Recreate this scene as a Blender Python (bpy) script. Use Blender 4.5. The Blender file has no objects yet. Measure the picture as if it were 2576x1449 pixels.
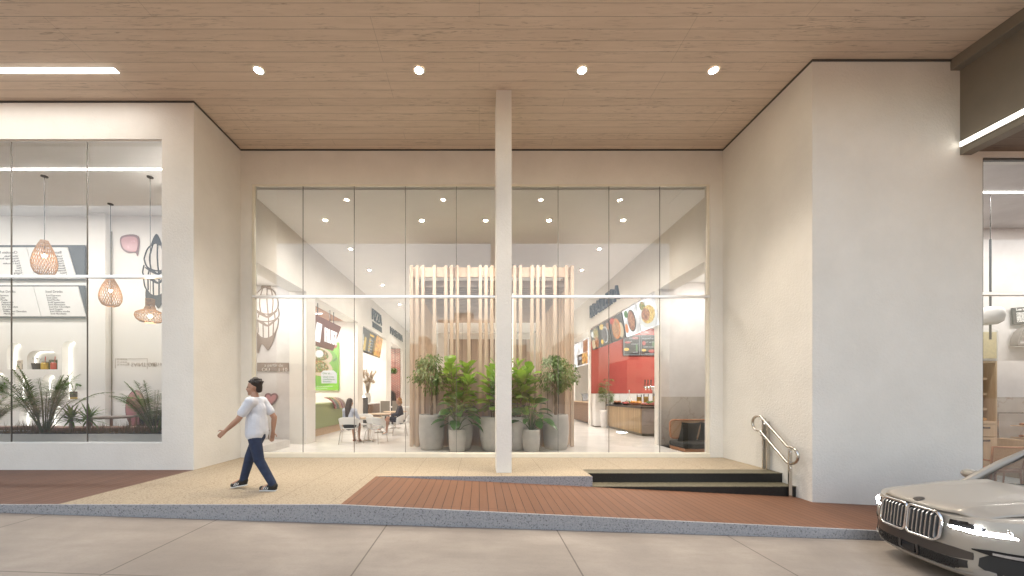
import bpy, bmesh, math, random
from mathutils import Vector, Matrix, Euler, noise
R = math.radians
random.seed(7)
scn = bpy.context.scene
COL = scn.collection

# ------------------------------------------------------------------ camera
cam_d = bpy.data.cameras.new('camera')
cam = bpy.data.objects.new('camera', cam_d)
COL.objects.link(cam)
cam.location = (0, 0, 1.52)
cam.rotation_euler = (R(90), 0, 0)
cam_d.sensor_width = 36
cam_d.sensor_fit = 'HORIZONTAL'
cam_d.lens = 36 * 960 / 2576
cam_d.shift_x = 83 / 2576
cam_d.shift_y = 267.5 / 2576
cam_d.clip_start = 0.05
cam_d.clip_end = 3000
scn.camera = cam

# ------------------------------------------------------------------ sky, sun, exposure
SUN_EL, SUN_AZ = 20, 12          # veiled low sun behind the shops: the street side is in open shade
w = bpy.data.worlds.new("World")
scn.world = w
w.use_nodes = True
nt = w.node_tree
sky = nt.nodes.new('ShaderNodeTexSky')
sky.sky_type = 'NISHITA'
sky.sun_disc = False
sky.sun_elevation = R(SUN_EL)
sky.sun_rotation = R(SUN_AZ)
sky.air_density = 1.0
sky.dust_density = 5.0
sky.ozone_density = 0.3
wb = nt.nodes.new('ShaderNodeMix'); wb.data_type = 'RGBA'; wb.blend_type = 'MULTIPLY'; wb.inputs[0].default_value = 1
wb.inputs[7].default_value = (1.0, .80, .64, 1)
nt.links.new(sky.outputs[0], wb.inputs[6])
nt.links.new(wb.outputs[2], nt.nodes['Background'].inputs[0])
nt.nodes['Background'].inputs[1].default_value = 0.15
sd = bpy.data.lights.new('sun', 'SUN')
sd.energy = 0.5
sd.angle = R(12)
sd.color = (1, .93, .85)
so = bpy.data.objects.new('sun', sd)
COL.objects.link(so)
_d = Vector((math.sin(R(SUN_AZ)) * math.cos(R(SUN_EL)), math.cos(R(SUN_AZ)) * math.cos(R(SUN_EL)), math.sin(R(SUN_EL))))
so.rotation_euler = (-_d).to_track_quat('-Z', 'Y').to_euler()
so.location = (0, 60, 40)
scn.view_settings.view_transform = 'Standard'
scn.view_settings.look = 'None'
EXPO = 2.6
scn.view_settings.exposure = EXPO
EK = 2 ** -EXPO          # screens and prints glow, at a level set for the picture's exposure
scn.view_settings.gamma = 1
scn.view_settings.use_curve_mapping = False
scn.cycles.use_denoising = True
scn.cycles.max_bounces = 10
scn.cycles.diffuse_bounces = 5
scn.cycles.transparent_max_bounces = 16
scn.cycles.sample_clamp_indirect = 6
scn.cycles.caustics_reflective = False
scn.cycles.caustics_refractive = False

# ------------------------------------------------------------------ helpers
def tag(o, label=None, cat=None, group=None, kind=None):
    if label: o['label'] = label
    if cat: o['category'] = cat
    if group: o['group'] = group
    if kind: o['kind'] = kind
    return o

def thing(name, label, cat, loc=(0, 0, 0), rz=0, group=None, scale=1):
    o = bpy.data.objects.new(name, None)
    COL.objects.link(o)
    o.empty_display_size = .2
    o.location = loc
    o.rotation_euler = (0, 0, rz)
    o.scale = (scale,) * 3
    return tag(o, label, cat, group)

def link_mesh(name, me, mat, parent=None, loc=None, rot=None):
    o = bpy.data.objects.new(name, me)
    COL.objects.link(o)
    if mat is not None:
        me.materials.clear()
        me.materials.append(mat)
    if parent is not None: o.parent = parent
    if loc is not None: o.location = loc
    if rot is not None: o.rotation_euler = rot
    return o

def kids(o):
    return [c for c in bpy.data.objects if c.parent == o]

def copy_tree(o, parent=None):
    c = o.copy()
    COL.objects.link(c)
    c.parent = parent
    for ch in kids(o):
        copy_tree(ch, c)
    return c

class MB:
    """collects shapes into one mesh"""
    def __init__(s):
        s.v = []; s.f = []; s.sm = []
    def add(s, vs, fs, smooth=False, mx=None):
        b = len(s.v)
        if mx is not None: vs = [mx @ Vector(p) for p in vs]
        s.v += [tuple(p) for p in vs]
        s.f += [tuple(b + i for i in q) for q in fs]
        s.sm += [smooth] * len(fs)
        return s
    def box(s, x0, x1, y0, y1, z0, z1, mx=None):
        vs = [(x, y, z) for x in (x0, x1) for y in (y0, y1) for z in (z0, z1)]
        return s.add(vs, [(0, 1, 3, 2), (4, 6, 7, 5), (0, 4, 5, 1), (2, 3, 7, 6), (0, 2, 6, 4), (1, 5, 7, 3)], mx=mx)
    def prism(s, pts, axis, a, b, mx=None, smooth=False):
        """polygon pts in the two other axes, extruded along axis from a to b"""
        def P(p, t):
            if axis == 'x': return (t, p[0], p[1])
            if axis == 'y': return (p[0], t, p[1])
            return (p[0], p[1], t)
        n = len(pts)
        vs = [P(p, a) for p in pts] + [P(p, b) for p in pts]
        fs = [tuple(range(n)), tuple(range(2 * n - 1, n - 1, -1))]
        s.add(vs, fs, mx=mx)
        return s.add(vs, [(i, (i + 1) % n, n + (i + 1) % n, n + i) for i in range(n)], smooth, mx=mx)
    def lathe(s, prof, n=32, c=(0, 0, 0), mx=None, caps=True, smooth=True):
        vs = []; fs = []
        for (r, z) in prof:
            for k in range(n):
                a = 2 * math.pi * k / n
                vs.append((c[0] + r * math.cos(a), c[1] + r * math.sin(a), c[2] + z))
        m = len(prof)
        for i in range(m - 1):
            for k in range(n):
                k2 = (k + 1) % n
                fs.append((i * n + k, i * n + k2, (i + 1) * n + k2, (i + 1) * n + k))
        s.add(vs, fs, smooth, mx=mx)
        if caps:
            s.add(vs[:n], [tuple(range(n - 1, -1, -1))], mx=mx)
            s.add(vs[-n:], [tuple(range(n))], mx=mx)
        return s
    def cyl(s, c, r, z0, z1, n=20, mx=None):
        return s.lathe([(r, z0), (r, z1)], n, c, mx=mx)
    def tube(s, path, r, n=8, closed=False, flat=1.0):
        pts = [Vector(p) for p in path]
        rr = r if isinstance(r, (list, tuple)) else [r] * len(pts)
        vs = []; fs = []
        m = len(pts)
        up = None
        for i, p in enumerate(pts):
            if closed: t = pts[(i + 1) % m] - pts[i - 1]
            else: t = pts[min(i + 1, m - 1)] - pts[max(i - 1, 0)]
            if t.length < 1e-9: t = Vector((0, 0, 1))
            t.normalize()
            if up is None:
                up = Vector((0, 0, 1)) if abs(t.z) < .9 else Vector((0, 1, 0))
            a = t.cross(up)
            if a.length < 1e-6: a = t.orthogonal()
            a.normalize()
            b = a.cross(t).normalized()
            up = b
            for k in range(n):
                an = 2 * math.pi * k / n
                vs.append(p + a * math.cos(an) * rr[i] + b * math.sin(an) * rr[i] * flat)
        for i in range(m if closed else m - 1):
            i2 = (i + 1) % m
            for k in range(n):
                k2 = (k + 1) % n
                fs.append((i * n + k, i * n + k2, i2 * n + k2, i2 * n + k))
        s.add(vs, fs, True)
        if not closed:
            s.add(vs[:n], [tuple(range(n - 1, -1, -1))]); s.add(vs[-n:], [tuple(range(n))])
        return s
    def ball(s, c, r, n=16, m=10, mx=None):
        rx, ry, rz = r if isinstance(r, (list, tuple)) else (r, r, r)
        vs = [(c[0], c[1], c[2] - rz)]
        for i in range(1, m):
            t = -math.pi / 2 + math.pi * i / m
            for k in range(n):
                a = 2 * math.pi * k / n
                vs.append((c[0] + rx * math.cos(t) * math.cos(a), c[1] + ry * math.cos(t) * math.sin(a), c[2] + rz * math.sin(t)))
        vs.append((c[0], c[1], c[2] + rz))
        fs = [(0, 1 + (k + 1) % n, 1 + k) for k in range(n)]
        for i in range(m - 2):
            for k in range(n):
                k2 = (k + 1) % n
                fs.append((1 + i * n + k, 1 + i * n + k2, 1 + (i + 1) * n + k2, 1 + (i + 1) * n + k))
        L = len(vs) - 1
        fs += [(L, 1 + (m - 2) * n + k, 1 + (m - 2) * n + (k + 1) % n) for k in range(n)]
        return s.add(vs, fs, True, mx=mx)
    def grid(s, fn, nu, nv, smooth=True):
        vs = [fn(i / nu, j / nv) for i in range(nu + 1) for j in range(nv + 1)]
        fs = [(i * (nv + 1) + j, (i + 1) * (nv + 1) + j, (i + 1) * (nv + 1) + j + 1, i * (nv + 1) + j + 1) for i in range(nu) for j in range(nv)]
        return s.add(vs, fs, smooth)
    def mesh(s, fix=True):
        me = bpy.data.meshes.new('m')
        me.from_pydata(s.v, [], s.f)
        me.polygons.foreach_set('use_smooth', s.sm)
        if fix:
            bm = bmesh.new(); bm.from_mesh(me)
            bmesh.ops.recalc_face_normals(bm, faces=bm.faces)
            bm.to_mesh(me); bm.free()
        me.update()
        return me
    def build(s, name, mat, parent=None, bevel=0, loc=None, rot=None, fix=True, solid=0):
        me = s.mesh(fix)
        me.name = name
        o = link_mesh(name, me, mat, parent, loc, rot)
        if solid:
            md = o.modifiers.new('s', 'SOLIDIFY'); md.thickness = solid; md.offset = 0
        if bevel:
            md = o.modifiers.new('b', 'BEVEL'); md.width = bevel; md.segments = 2; md.limit_method = 'ANGLE'; md.angle_limit = R(40)
        return o

def bake(o, name, mat, parent=None):
    """apply the modifiers of a temporary object and link the result"""
    dg = bpy.context.evaluated_depsgraph_get()
    me = bpy.data.meshes.new_from_object(o.evaluated_get(dg))
    me.name = name
    bpy.data.objects.remove(o)
    for p in me.polygons: p.use_smooth = True
    return link_mesh(name, me, mat, parent)

def text_mesh(s, size, depth=.004, align='LEFT', bold=0, shear=0, xs=1):
    c = bpy.data.curves.new('t', 'FONT')
    c.body = s; c.size = size; c.extrude = depth / 2; c.align_x = align; c.offset = bold; c.shear = shear
    c.resolution_u = 2
    o = bpy.data.objects.new('t', c)
    me = bpy.data.meshes.new_from_object(o)
    bpy.data.objects.remove(o)
    if xs != 1:
        for v in me.vertices: v.co.x *= xs
    return me

def text(s, size, mat, parent, loc, rot=(R(90), 0, 0), name='lettering', mirror=None, **k):
    me = text_mesh(s, size, **k)
    if mirror:
        for v in me.vertices:
            if 'x' in mirror: v.co.x *= -1
            if 'y' in mirror: v.co.y *= -1
    me.name = name
    return link_mesh(name, me, mat, parent, loc, rot)

def texts(lines, mat, parent, rot=(R(90), 0, 0), name='lettering', mirror=None, **k):
    """many (string, size, x, y) lines in ONE mesh; x, y in the text plane"""
    vs = []; fs = []
    for (s, size, x, y) in lines:
        me = text_mesh(s, size, **k)
        b = len(vs)
        for v in me.vertices:
            px = v.co.x * (-1 if mirror and 'x' in mirror else 1); py = v.co.y * (-1 if mirror and 'y' in mirror else 1)
            vs.append((px + x, py + y, v.co.z))
        fs += [tuple(b + i for i in p.vertices) for p in me.polygons]
        bpy.data.meshes.remove(me)
    me = bpy.data.meshes.new(name)
    me.from_pydata(vs, [], fs)
    return link_mesh(name, me, mat, parent, None, rot)

# ------------------------------------------------------------------ materials
class NT:
    def __init__(s, name):
        s.m = bpy.data.materials.new(name); s.m.use_nodes = True
        s.t = s.m.node_tree; s.b = s.t.nodes['Principled BSDF']; s.o = s.t.nodes['Material Output']
    def n(s, typ, ins=None, **kw):
        nd = s.t.nodes.new('ShaderNode' + typ)
        for k, v in kw.items(): setattr(nd, k, v)
        for k, v in (ins or {}).items():
            if isinstance(v, bpy.types.NodeSocket): s.t.links.new(v, nd.inputs[k])
            else: nd.inputs[k].default_value = v
        return nd
    def math(s, op, a, b=None, c=None):
        ins = {0: a}
        if b is not None: ins[1] = b
        if c is not None: ins[2] = c
        return s.n('Math', ins, operation=op).outputs[0]
    def obj(s): return s.n('TexCoord').outputs['Object']
    def xyz(s, v): return s.n('SeparateXYZ', {0: v}).outputs
    def vec(s, x, y, z): return s.n('CombineXYZ', {0: x, 1: y, 2: z}).outputs[0]
    def noise(s, vec, scale, detail=4, rough=.55, dist=0):
        return s.n('TexNoise', {'Vector': vec, 'Scale': scale, 'Detail': detail, 'Roughness': rough, 'Distortion': dist}).outputs['Fac']
    def ramp(s, fac, stops, interp='LINEAR'):
        nd = s.n('ValToRGB', {0: fac}); cr = nd.color_ramp; cr.interpolation = interp
        while len(cr.elements) < len(stops): cr.elements.new(.5)
        for e, (p, c) in zip(cr.elements, stops):
            e.position = p; e.color = (*c, 1) if len(c) == 3 else c
        return nd.outputs[0]
    def mix(s, f, a, b, mode='MIX'):
        nd = s.n('Mix', data_type='RGBA', blend_type=mode)
        for i, v in ((0, f), (6, a), (7, b)):
            if isinstance(v, bpy.types.NodeSocket): s.t.links.new(v, nd.inputs[i])
            elif i == 0: nd.inputs[0].default_value = v
            else: nd.inputs[i].default_value = (*v, 1)
        return nd.outputs[2]
    def bump(s, h, strength=.3, dist=.01):
        b = s.n('Bump', {'Height': h, 'Strength': strength, 'Distance': dist})
        s.t.links.new(b.outputs[0], s.b.inputs['Normal'])
    def set(s, **k):
        for key, v in k.items():
            i = s.b.inputs[{'col': 'Base Color', 'rough': 'Roughness', 'metal': 'Metallic', 'spec': 'Specular IOR Level', 'coat': 'Coat Weight', 'ecol': 'Emission Color', 'estr': 'Emission Strength', 'trans': 'Transmission Weight', 'alpha': 'Alpha', 'sss': 'Subsurface Weight', 'sheen': 'Sheen Weight'}[key]]
            if isinstance(v, bpy.types.NodeSocket): s.t.links.new(v, i)
            elif isinstance(v, (tuple, list)): i.default_value = (*v, 1)
            else: i.default_value = v
        return s

def mat(name, col, rough=.5, metal=0, var=.08, scale=6, bump=0, bscale=60, spec=.5, coat=0, bdist=.004, stretch=None):
    q = NT(name)
    co = q.obj()
    if stretch: co = q.n('Mapping', {0: co, 3: stretch}).outputs[0]
    if var:
        f = q.noise(co, scale, 5)
        a = tuple(max(0, c * (1 - var)) for c in col); b = tuple(min(1, c * (1 + var)) for c in col)
        q.set(col=q.mix(q.math('MULTIPLY_ADD', f, 2.2, -.6), a, b))
        q.set(rough=q.math('MULTIPLY_ADD', f, .16, rough - .08))
    else:
        q.set(col=col, rough=rough)
    q.set(metal=metal, spec=spec, coat=coat)
    if bump:
        q.bump(q.noise(co, bscale, 3), bump, bdist)
    return q.m

def emit(name, col, strength):
    q = NT(name)
    q.set(col=(.05, .05, .05), ecol=col, estr=strength)
    return q.m

def leafmat(name, a, b, rough=.4, trans=.25):
    q = NT(name)
    f = q.noise(q.obj(), 9, 2)
    geo = q.n('NewGeometry')
    rnd = geo.outputs['Random Per Island']
    f2 = q.math('ADD', q.math('MULTIPLY', f, .5), q.math('MULTIPLY', rnd, .6))
    c = q.mix(f2, a, b)
    q.set(col=c, rough=rough)
    tr = q.n('BsdfTranslucent', {0: c})
    ms = q.n('MixShader', {0: trans, 1: q.b.outputs[0], 2: tr.outputs[0]})
    q.t.links.new(ms.outputs[0], q.o.inputs[0])
    return q.m
# ------------------------------------------------------------------ the materials of the place
def plaster(name, a, b, bs=.25):
    q = NT(name); co = q.obj()
    f = q.noise(co, 1.3, 6, .6); g = q.noise(co, 24, 4)
    q.set(col=q.mix(q.ramp(f, [(.3, (0,) * 3), (.7, (1,) * 3)]), a, b), rough=.82, spec=.25)
    q.bump(q.math('ADD', g, q.math('MULTIPLY', q.noise(co, 95, 2), .6)), bs, .012)
    return q.m
M = {}
M['plaster'] = plaster('rough_plaster', (.73, .715, .68), (.79, .775, .74), .6)
M['wallpaint'] = plaster('interior_wall_paint', (.74, .71, .665), (.78, .755, .715), .05)
M['whitepaint'] = plaster('white_paint', (.82, .81, .795), (.85, .84, .83), .04)
M['ceilpaint'] = plaster('white_ceiling_paint', (.87, .855, .83), (.90, .885, .86), .03)
M['stucco'] = plaster('lilac_stucco', (.60, .575, .57), (.72, .70, .695), .05)
M['creamtrim'] = mat('cream_painted_metal', (.76, .72, .62), .4, var=.04)
M['darktrim'] = mat('dark_shadow_gap_metal', (.06, .058, .055), .5)
M['transom'] = mat('brushed_white_aluminium', (.86, .87, .90), .28, .75, var=0)
M['joint'] = mat('grey_silicone_joint', (.16, .145, .13), .5)
M['taupe'] = mat('taupe_painted_beam', (.22, .20, .165), .65, var=.1, scale=1.5, bump=.1, bscale=40)

def ceiling_wood(name, light, mid, dark, pitch=.205):
    q = NT(name); x, y, z = q.xyz(q.obj())
    u = q.math('DIVIDE', y, pitch); idx = q.math('FLOOR', u)
    rnd = q.n('TexWhiteNoise', {'W': idx}, noise_dimensions='1D').outputs['Value']
    xo = q.math('ADD', x, q.math('MULTIPLY', rnd, 37.0))
    g1 = q.noise(q.vec(q.math('MULTIPLY', xo, .9), q.math('MULTIPLY', y, 9), rnd), 1, 5, .6, .6)
    g2 = q.noise(q.vec(q.math('MULTIPLY', xo, 2.6), q.math('MULTIPLY', y, 34), rnd), 1, 4, .65, 1.2)
    patch = q.noise(q.vec(q.math('MULTIPLY', xo, .8), q.math('MULTIPLY', y, 1.2), 3.0), 1, 3)
    streak = q.ramp(g2, [(.55, (0,) * 3), (.66, (1,) * 3)])
    streak = q.math('MULTIPLY', streak, q.ramp(patch, [(.42, (.12,) * 3), (.62, (1,) * 3)]))
    c = q.mix(q.ramp(g1, [(.3, (0,) * 3), (.7, (1,) * 3)]), mid, light)
    c = q.mix(q.math('MULTIPLY', q.math('SUBTRACT', rnd, .5), .22), c, (.2, .13, .08))
    c = q.mix(q.math('MULTIPLY', streak, .62), c, dark)
    fr = q.math('FRACT', u)
    gro = q.math('LESS_THAN', fr, .026)
    jo = q.math('LESS_THAN', q.math('FRACT', q.math('DIVIDE', q.math('ADD', x, q.math('MULTIPLY', q.math('FLOOR', q.math('MULTIPLY', rnd, 3)), 1.7)), 5.1)), .0012)
    gro = q.math('MAXIMUM', gro, q.math('MULTIPLY', jo, .5))
    c = q.mix(q.math('MULTIPLY', gro, .8), c, (.05, .035, .025))
    q.set(col=c, rough=.6, spec=.3)
    q.bump(q.math('SUBTRACT', q.math('MULTIPLY', g2, .25), gro), .35, .006)
    return q.m
M['ceilwood'] = ceiling_wood('canopy_wood_planks', (.72, .60, .49), (.64, .525, .42), (.19, .135, .10))
M['darkceil'] = ceiling_wood('dark_wood_planks', (.20, .15, .115), (.15, .11, .085), (.05, .035, .03))

def deck(name, a, b, pitch=.131):
    q = NT(name); x, y, z = q.xyz(q.obj())
    u = q.math('DIVIDE', x, pitch); idx = q.math('FLOOR', u)
    rnd = q.n('TexWhiteNoise', {'W': idx}, noise_dimensions='1D').outputs['Value']
    g = q.noise(q.vec(q.math('MULTIPLY', x, 30), q.math('MULTIPLY', q.math('ADD', y, q.math('MULTIPLY', rnd, 19)), 2.2), rnd), 1, 6, .65, .5)
    sp = q.noise(q.vec(x, y, 0.0), 60, 3)
    big = q.noise(q.vec(x, y, 5.0), 1.1, 3)
    c = q.mix(q.ramp(g, [(.28, (0,) * 3), (.72, (1,) * 3)]), a, b)
    c = q.mix(q.math('MULTIPLY', rnd, .35), c, tuple(v * .62 for v in a))
    c = q.mix(q.math('MULTIPLY', q.ramp(sp, [(.55, (0,) * 3), (.72, (1,) * 3)]), .35), c, (.30, .16, .10))
    c = q.mix(q.math('MULTIPLY', big, .3), c, (.22, .13, .10))
    fr = q.math('FRACT', u)
    gro = q.math('LESS_THAN', fr, .065)
    bd = q.math('LESS_THAN', q.math('ABSOLUTE', q.math('SUBTRACT', y, 5.42)), .004)
    c = q.mix(q.math('MULTIPLY', gro, .88), c, (.02, .012, .01))
    c = q.mix(q.math('MULTIPLY', bd, .45), c, (.02, .012, .01))
    q.set(col=c, rough=q.math('MULTIPLY_ADD', g, .25, .45), spec=.25)
    q.bump(q.math('SUBTRACT', q.math('MULTIPLY', g, .2), gro), .4, .008)
    return q.m
M['deck'] = deck('red_brown_deck_boards', (.15, .069, .037), (.215, .104, .059))
M['deckgrey'] = deck('weathered_deck_boards', (.12, .062, .042), (.175, .095, .066))

def granite(name, base, dark, light, sc=70, amt=.5, rough=.55, joints=None):
    q = NT(name); co = q.obj()
    v = q.n('TexVoronoi', {'Vector': co, 'Scale': sc}).outputs['Color']
    vx = q.xyz(v)[0]
    n1 = q.noise(co, sc * .45, 4, .7); n2 = q.noise(co, 3, 4)
    c = q.mix(q.ramp(n1, [(.35, (0,) * 3), (.65, (1,) * 3)]), base, light)
    c = q.mix(q.math('MULTIPLY', q.ramp(vx, [(1 - amt * .5, (0,) * 3), (1 - amt * .5 + .05, (1,) * 3)]), q.ramp(n1, [(.40, (1,) * 3), (.56, (0,) * 3)])), c, dark)
    c = q.mix(q.math('MULTIPLY', n2, .25), c, tuple(b * .78 for b in base))
    if joints:
        x, y, z = q.xyz(co)
        j = q.math('LESS_THAN', q.math('FRACT', q.math('DIVIDE', q.math('ADD', x, joints[1]), joints[0])), .009)
        c = q.mix(q.math('MULTIPLY', j, .6), c, (.06, .045, .035))
    q.set(col=c, rough=rough, spec=.4)
    q.bump(n1, .12, .004)
    return q.m
M['granite'] = granite('grey_granite_kerb', (.275, .28, .305), (.09, .09, .10), (.36, .365, .385), 85, .5, .6)
M['beige'] = granite('beige_washed_granite', (.33, .27, .195), (.13, .09, .06), (.43, .36, .265), 75, .55, .7, (.835, .42))
M['blackgran'] = granite('black_granite', (.012, .012, .012), (.06, .06, .05), (.022, .021, .02), 150, .3, .35)
M['olivegran'] = granite('olive_flamed_granite', (.11, .098, .065), (.02, .02, .015), (.175, .155, .105), 120, .6, .6)

def street_mat():
    q = NT('concrete_road_slabs'); co = q.obj(); x, y, z = q.xyz(co)
    f = q.noise(co, .55, 6, .6, .4); g = q.noise(q.vec(q.math('MULTIPLY', x, 1.0), q.math('MULTIPLY', y, 3.0), 0.0), 1.2, 6, .65); h = q.noise(co, 40, 4, .7)
    c = q.mix(q.ramp(f, [(.32, (0,) * 3), (.68, (1,) * 3)]), (.235, .20, .172), (.40, .35, .305))
    c = q.mix(q.math('MULTIPLY', q.ramp(g, [(.42, (0,) * 3), (.70, (1,) * 3)]), .55), c, (.23, .198, .172))
    c = q.mix(q.math('MULTIPLY', q.ramp(h, [(.5, (0,) * 3), (.8, (1,) * 3)]), .25), c, (.14, .125, .11))
    u = q.math('FRACT', q.math('DIVIDE', q.math('ADD', x, 1.315 + 23.3), 2.335))
    j = q.math('LESS_THAN', q.math('ABSOLUTE', q.math('SUBTRACT', u, .5)), .0042)
    u0 = q.math('FRACT', q.math('ADD', u, .5))
    j = q.math('LESS_THAN', q.math('ABSOLUTE', q.math('SUBTRACT', u0, .5)), .0036)
    e = q.math('LESS_THAN', q.math('ABSOLUTE', q.math('SUBTRACT', y, 5.16)), .005)
    e2 = q.math('LESS_THAN', q.math('ABSOLUTE', q.math('SUBTRACT', q.math('FRACT', q.math('DIVIDE', q.math('ADD', y, 100.35), 3.2)), .5)), .002)
    j = q.math('MAXIMUM', q.math('MULTIPLY', j, .75), q.math('MAXIMUM', q.math('MULTIPLY', e, .35), q.math('MULTIPLY', e2, .7)))
    c = q.mix(j, c, (.075, .06, .05))
    q.set(col=c, rough=q.math('MULTIPLY_ADD', f, .3, .38), spec=.4)
    q.bump(q.math('SUBTRACT', q.math('MULTIPLY', h, .15), j), .25, .006)
    return q.m
M['street'] = street_mat()

def glass(name, ior=1.75, tint=(.985, .99, .99), k=1.0):
    q = NT(name)
    fr = q.n('Fresnel', {'IOR': ior}).outputs[0]
    t = q.n('BsdfTransparent', {0: (*tint, 1)}); g = q.n('BsdfGlossy', {0: (.95, .96, 1, 1), 1: 0.0})
    ms = q.n('MixShader', {0: q.math('MINIMUM', q.math('MULTIPLY', fr, k), 1.0), 1: t.outputs[0], 2: g.outputs[0]})
    q.t.links.new(ms.outputs[0], q.o.inputs[0])
    return q.m
M['glass'] = glass('shop_glass')
M['carglass'] = glass('car_glass', 1.5, (.80, .83, .84), 1.2)
M['clearglass'] = glass('drinking_glass', 1.5, (.93, .95, .95), 1.0)

def marble():
    q = NT('beige_veined_marble'); co = q.obj()
    f = q.noise(co, 1.4, 6, .6)
    wv = q.n('TexVoronoi', {'Vector': q.n('VectorMath', {0: co, 1: q.n('VectorMath', {0: q.n('TexNoise', {'Vector': co, 'Scale': 1.7, 'Detail': 4}).outputs['Color'], 1: (.9, .9, .9)}, operation='MULTIPLY').outputs[0]}, operation='ADD').outputs[0], 'Scale': 1.25}, feature='DISTANCE_TO_EDGE').outputs['Distance']
    vein = q.ramp(wv, [(.0, (1,) * 3), (.022, (0,) * 3)])
    c = q.mix(q.ramp(f, [(.3, (0,) * 3), (.7, (1,) * 3)]), (.40, .365, .33), (.52, .485, .45))
    c = q.mix(q.math('MULTIPLY', vein, .45), c, (.25, .17, .10))
    q.set(col=c, rough=.25)
    return q.m
M['marble'] = marble()

def wood(name, a, b, rough=.45, ax=2, s1=22, s2=1.6, plank=0, pax=0):
    q = NT(name); co = q.obj()
    sc = [s1] * 3; sc[ax] = s2
    m = q.n('Mapping', {0: co, 3: tuple(sc)}).outputs[0]
    f = q.noise(m, 1, 6, .65, .6)
    c = q.mix(q.ramp(f, [(.28, (0,) * 3), (.72, (1,) * 3)]), a, b)
    h = f
    if plank:
        p = q.math('DIVIDE', q.xyz(co)[pax], plank)
        rnd = q.n('TexWhiteNoise', {'W': q.math('FLOOR', p)}, noise_dimensions='1D').outputs['Value']
        c = q.mix(q.math('MULTIPLY', rnd, .5), c, tuple(v * .55 for v in a))
        c = q.mix(q.math('MULTIPLY', q.math('LESS_THAN', q.math('FRACT', p), .05), .8), c, (.03, .02, .015))
    q.set(col=c, rough=rough, spec=.35)
    q.bump(h, .12, .004)
    return q.m
M['slat'] = wood('pale_timber_slats', (.58, .44, .325), (.67, .53, .415))
M['panelwood'] = wood('warm_timber_panels', (.50, .405, .33), (.60, .50, .42), plank=.32)
M['oakplank'] = wood('rustic_oak_planks', (.36, .235, .115), (.55, .40, .22), plank=.085, pax=1)
M['oak'] = wood('light_oak', (.50, .36, .22), (.62, .47, .31))
M['darkwood'] = wood('walnut', (.13, .075, .045), (.22, .13, .08), ax=1)
M['orangewood'] = wood('orange_timber_ceiling', (.34, .13, .045), (.50, .21, .085), ax=0, plank=.2, pax=1)
M['tabletop'] = wood('beech_table_top', (.52, .38, .25), (.62, .47, .33), ax=0)
M['louvre'] = wood('grey_brown_louvre_wood', (.48, .41, .36), (.56, .49, .44), ax=0)
M['rawwood'] = wood('raw_red_timber', (.26, .135, .095), (.36, .21, .16), ax=0)
M['rattan'] = mat('woven_rattan', (.42, .23, .11), .65, var=.3, scale=60, bump=.5, bscale=140)
M['canewood'] = mat('bent_cane_wood', (.44, .20, .10), .45, var=.15)

def cane_mesh():
    q = NT('cane_webbing'); x, y, z = q.xyz(q.obj())
    def li(v): return q.math('LESS_THAN', q.math('FRACT', q.math('DIVIDE', v, .028)), .6)
    a = q.math('MAXIMUM', li(q.math('ADD', x, y)), li(z))
    q.set(col=q.mix(q.noise(q.obj(), 30), (.46, .27, .15), (.60, .38, .22)), rough=.6)
    t = q.n('BsdfTransparent')
    ms = q.n('MixShader', {0: a, 1: t.outputs[0], 2: q.b.outputs[0]})
    q.t.links.new(ms.outputs[0], q.o.inputs[0])
    return q.m
M['canemesh'] = cane_mesh()

M['basket'] = mat('woven_cane_strands', (.30, .16, .07), .6, var=.3, scale=40)
def brick_mat():
    q = NT('red_brick'); x, y, z = q.xyz(q.obj())
    b = q.n('TexBrick', {'Vector': q.vec(x, z, 0.0), 'Color1': (.30, .075, .05, 1), 'Color2': (.20, .05, .035, 1), 'Mortar': (.42, .36, .32, 1), 'Scale': 1.0, 'Mortar Size': .012, 'Brick Width': .26, 'Row Height': .085})
    q.set(col=b.outputs['Color'], rough=.8)
    return q.m
M['brick'] = brick_mat()
M['floor'] = mat('white_polished_floor', (.82, .80, .77), .22, var=.03, scale=1.2)
M['cafefloor'] = mat('pale_terrazzo_floor', (.62, .60, .58), .3, var=.05)
M['redpanel'] = mat('red_gloss_panel', (.30, .055, .045), .22, var=.05, scale=2)
M['green'] = mat('sage_green_counter', (.235, .27, .10), .4, var=.04)
M['maroon'] = mat('maroon_sign_board', (.16, .032, .022), .45, var=.06)
M['black'] = mat('black_metal', (.012, .012, .013), .4, var=0)
M['blackfab'] = mat('black_cloth', (.012, .013, .012), .9, var=.2, scale=60, bump=.3, bscale=200)
M['charcoal'] = mat('charcoal_letters', (.018, .02, .024), .5, var=0)
M['steel'] = mat('brushed_steel', (.56, .53, .49), .2, 1, var=.06, scale=30, stretch=(20, 20, 1))
M['chrome'] = mat('chrome', (.75, .76, .78), .08, 1, var=0)
M['whiteplastic'] = mat('white_plastic', (.74, .73, .71), .35, var=.02)
M['whiteboard'] = mat('white_menu_board', (.74, .73, .73), .45, var=.02)
M['navyboard'] = mat('dark_board_backing', (.055, .065, .08), .5)
M['greytext'] = mat('grey_lettering', (.11, .11, .12), .6, var=0)
M['paletext'] = mat('faded_lettering', (.44, .39, .37), .7, var=0)
M['whiletext'] = emit('white_lit_lettering', (1, .97, .92), 1.3 * EK)
M['chalk'] = emit('chalk_white_lettering', (1, 1, 1), .5 * EK)  # chalk lines carry their own glow, no lamp behind them
M['pot'] = mat('taupe_fibre_pot', (.66, .61, .55), .55, var=.06, bump=.1, bscale=90)
M['potgrey'] = mat('grey_fibre_pot', (.50, .47, .43), .5, var=.08, bump=.1, bscale=90)
M['potwhite'] = mat('white_ceramic_pot', (.74, .73, .73), .35, var=.02)
M['soil'] = mat('potting_soil', (.035, .025, .018), .95, var=.4, scale=40, bump=.8, bscale=60)
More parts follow.
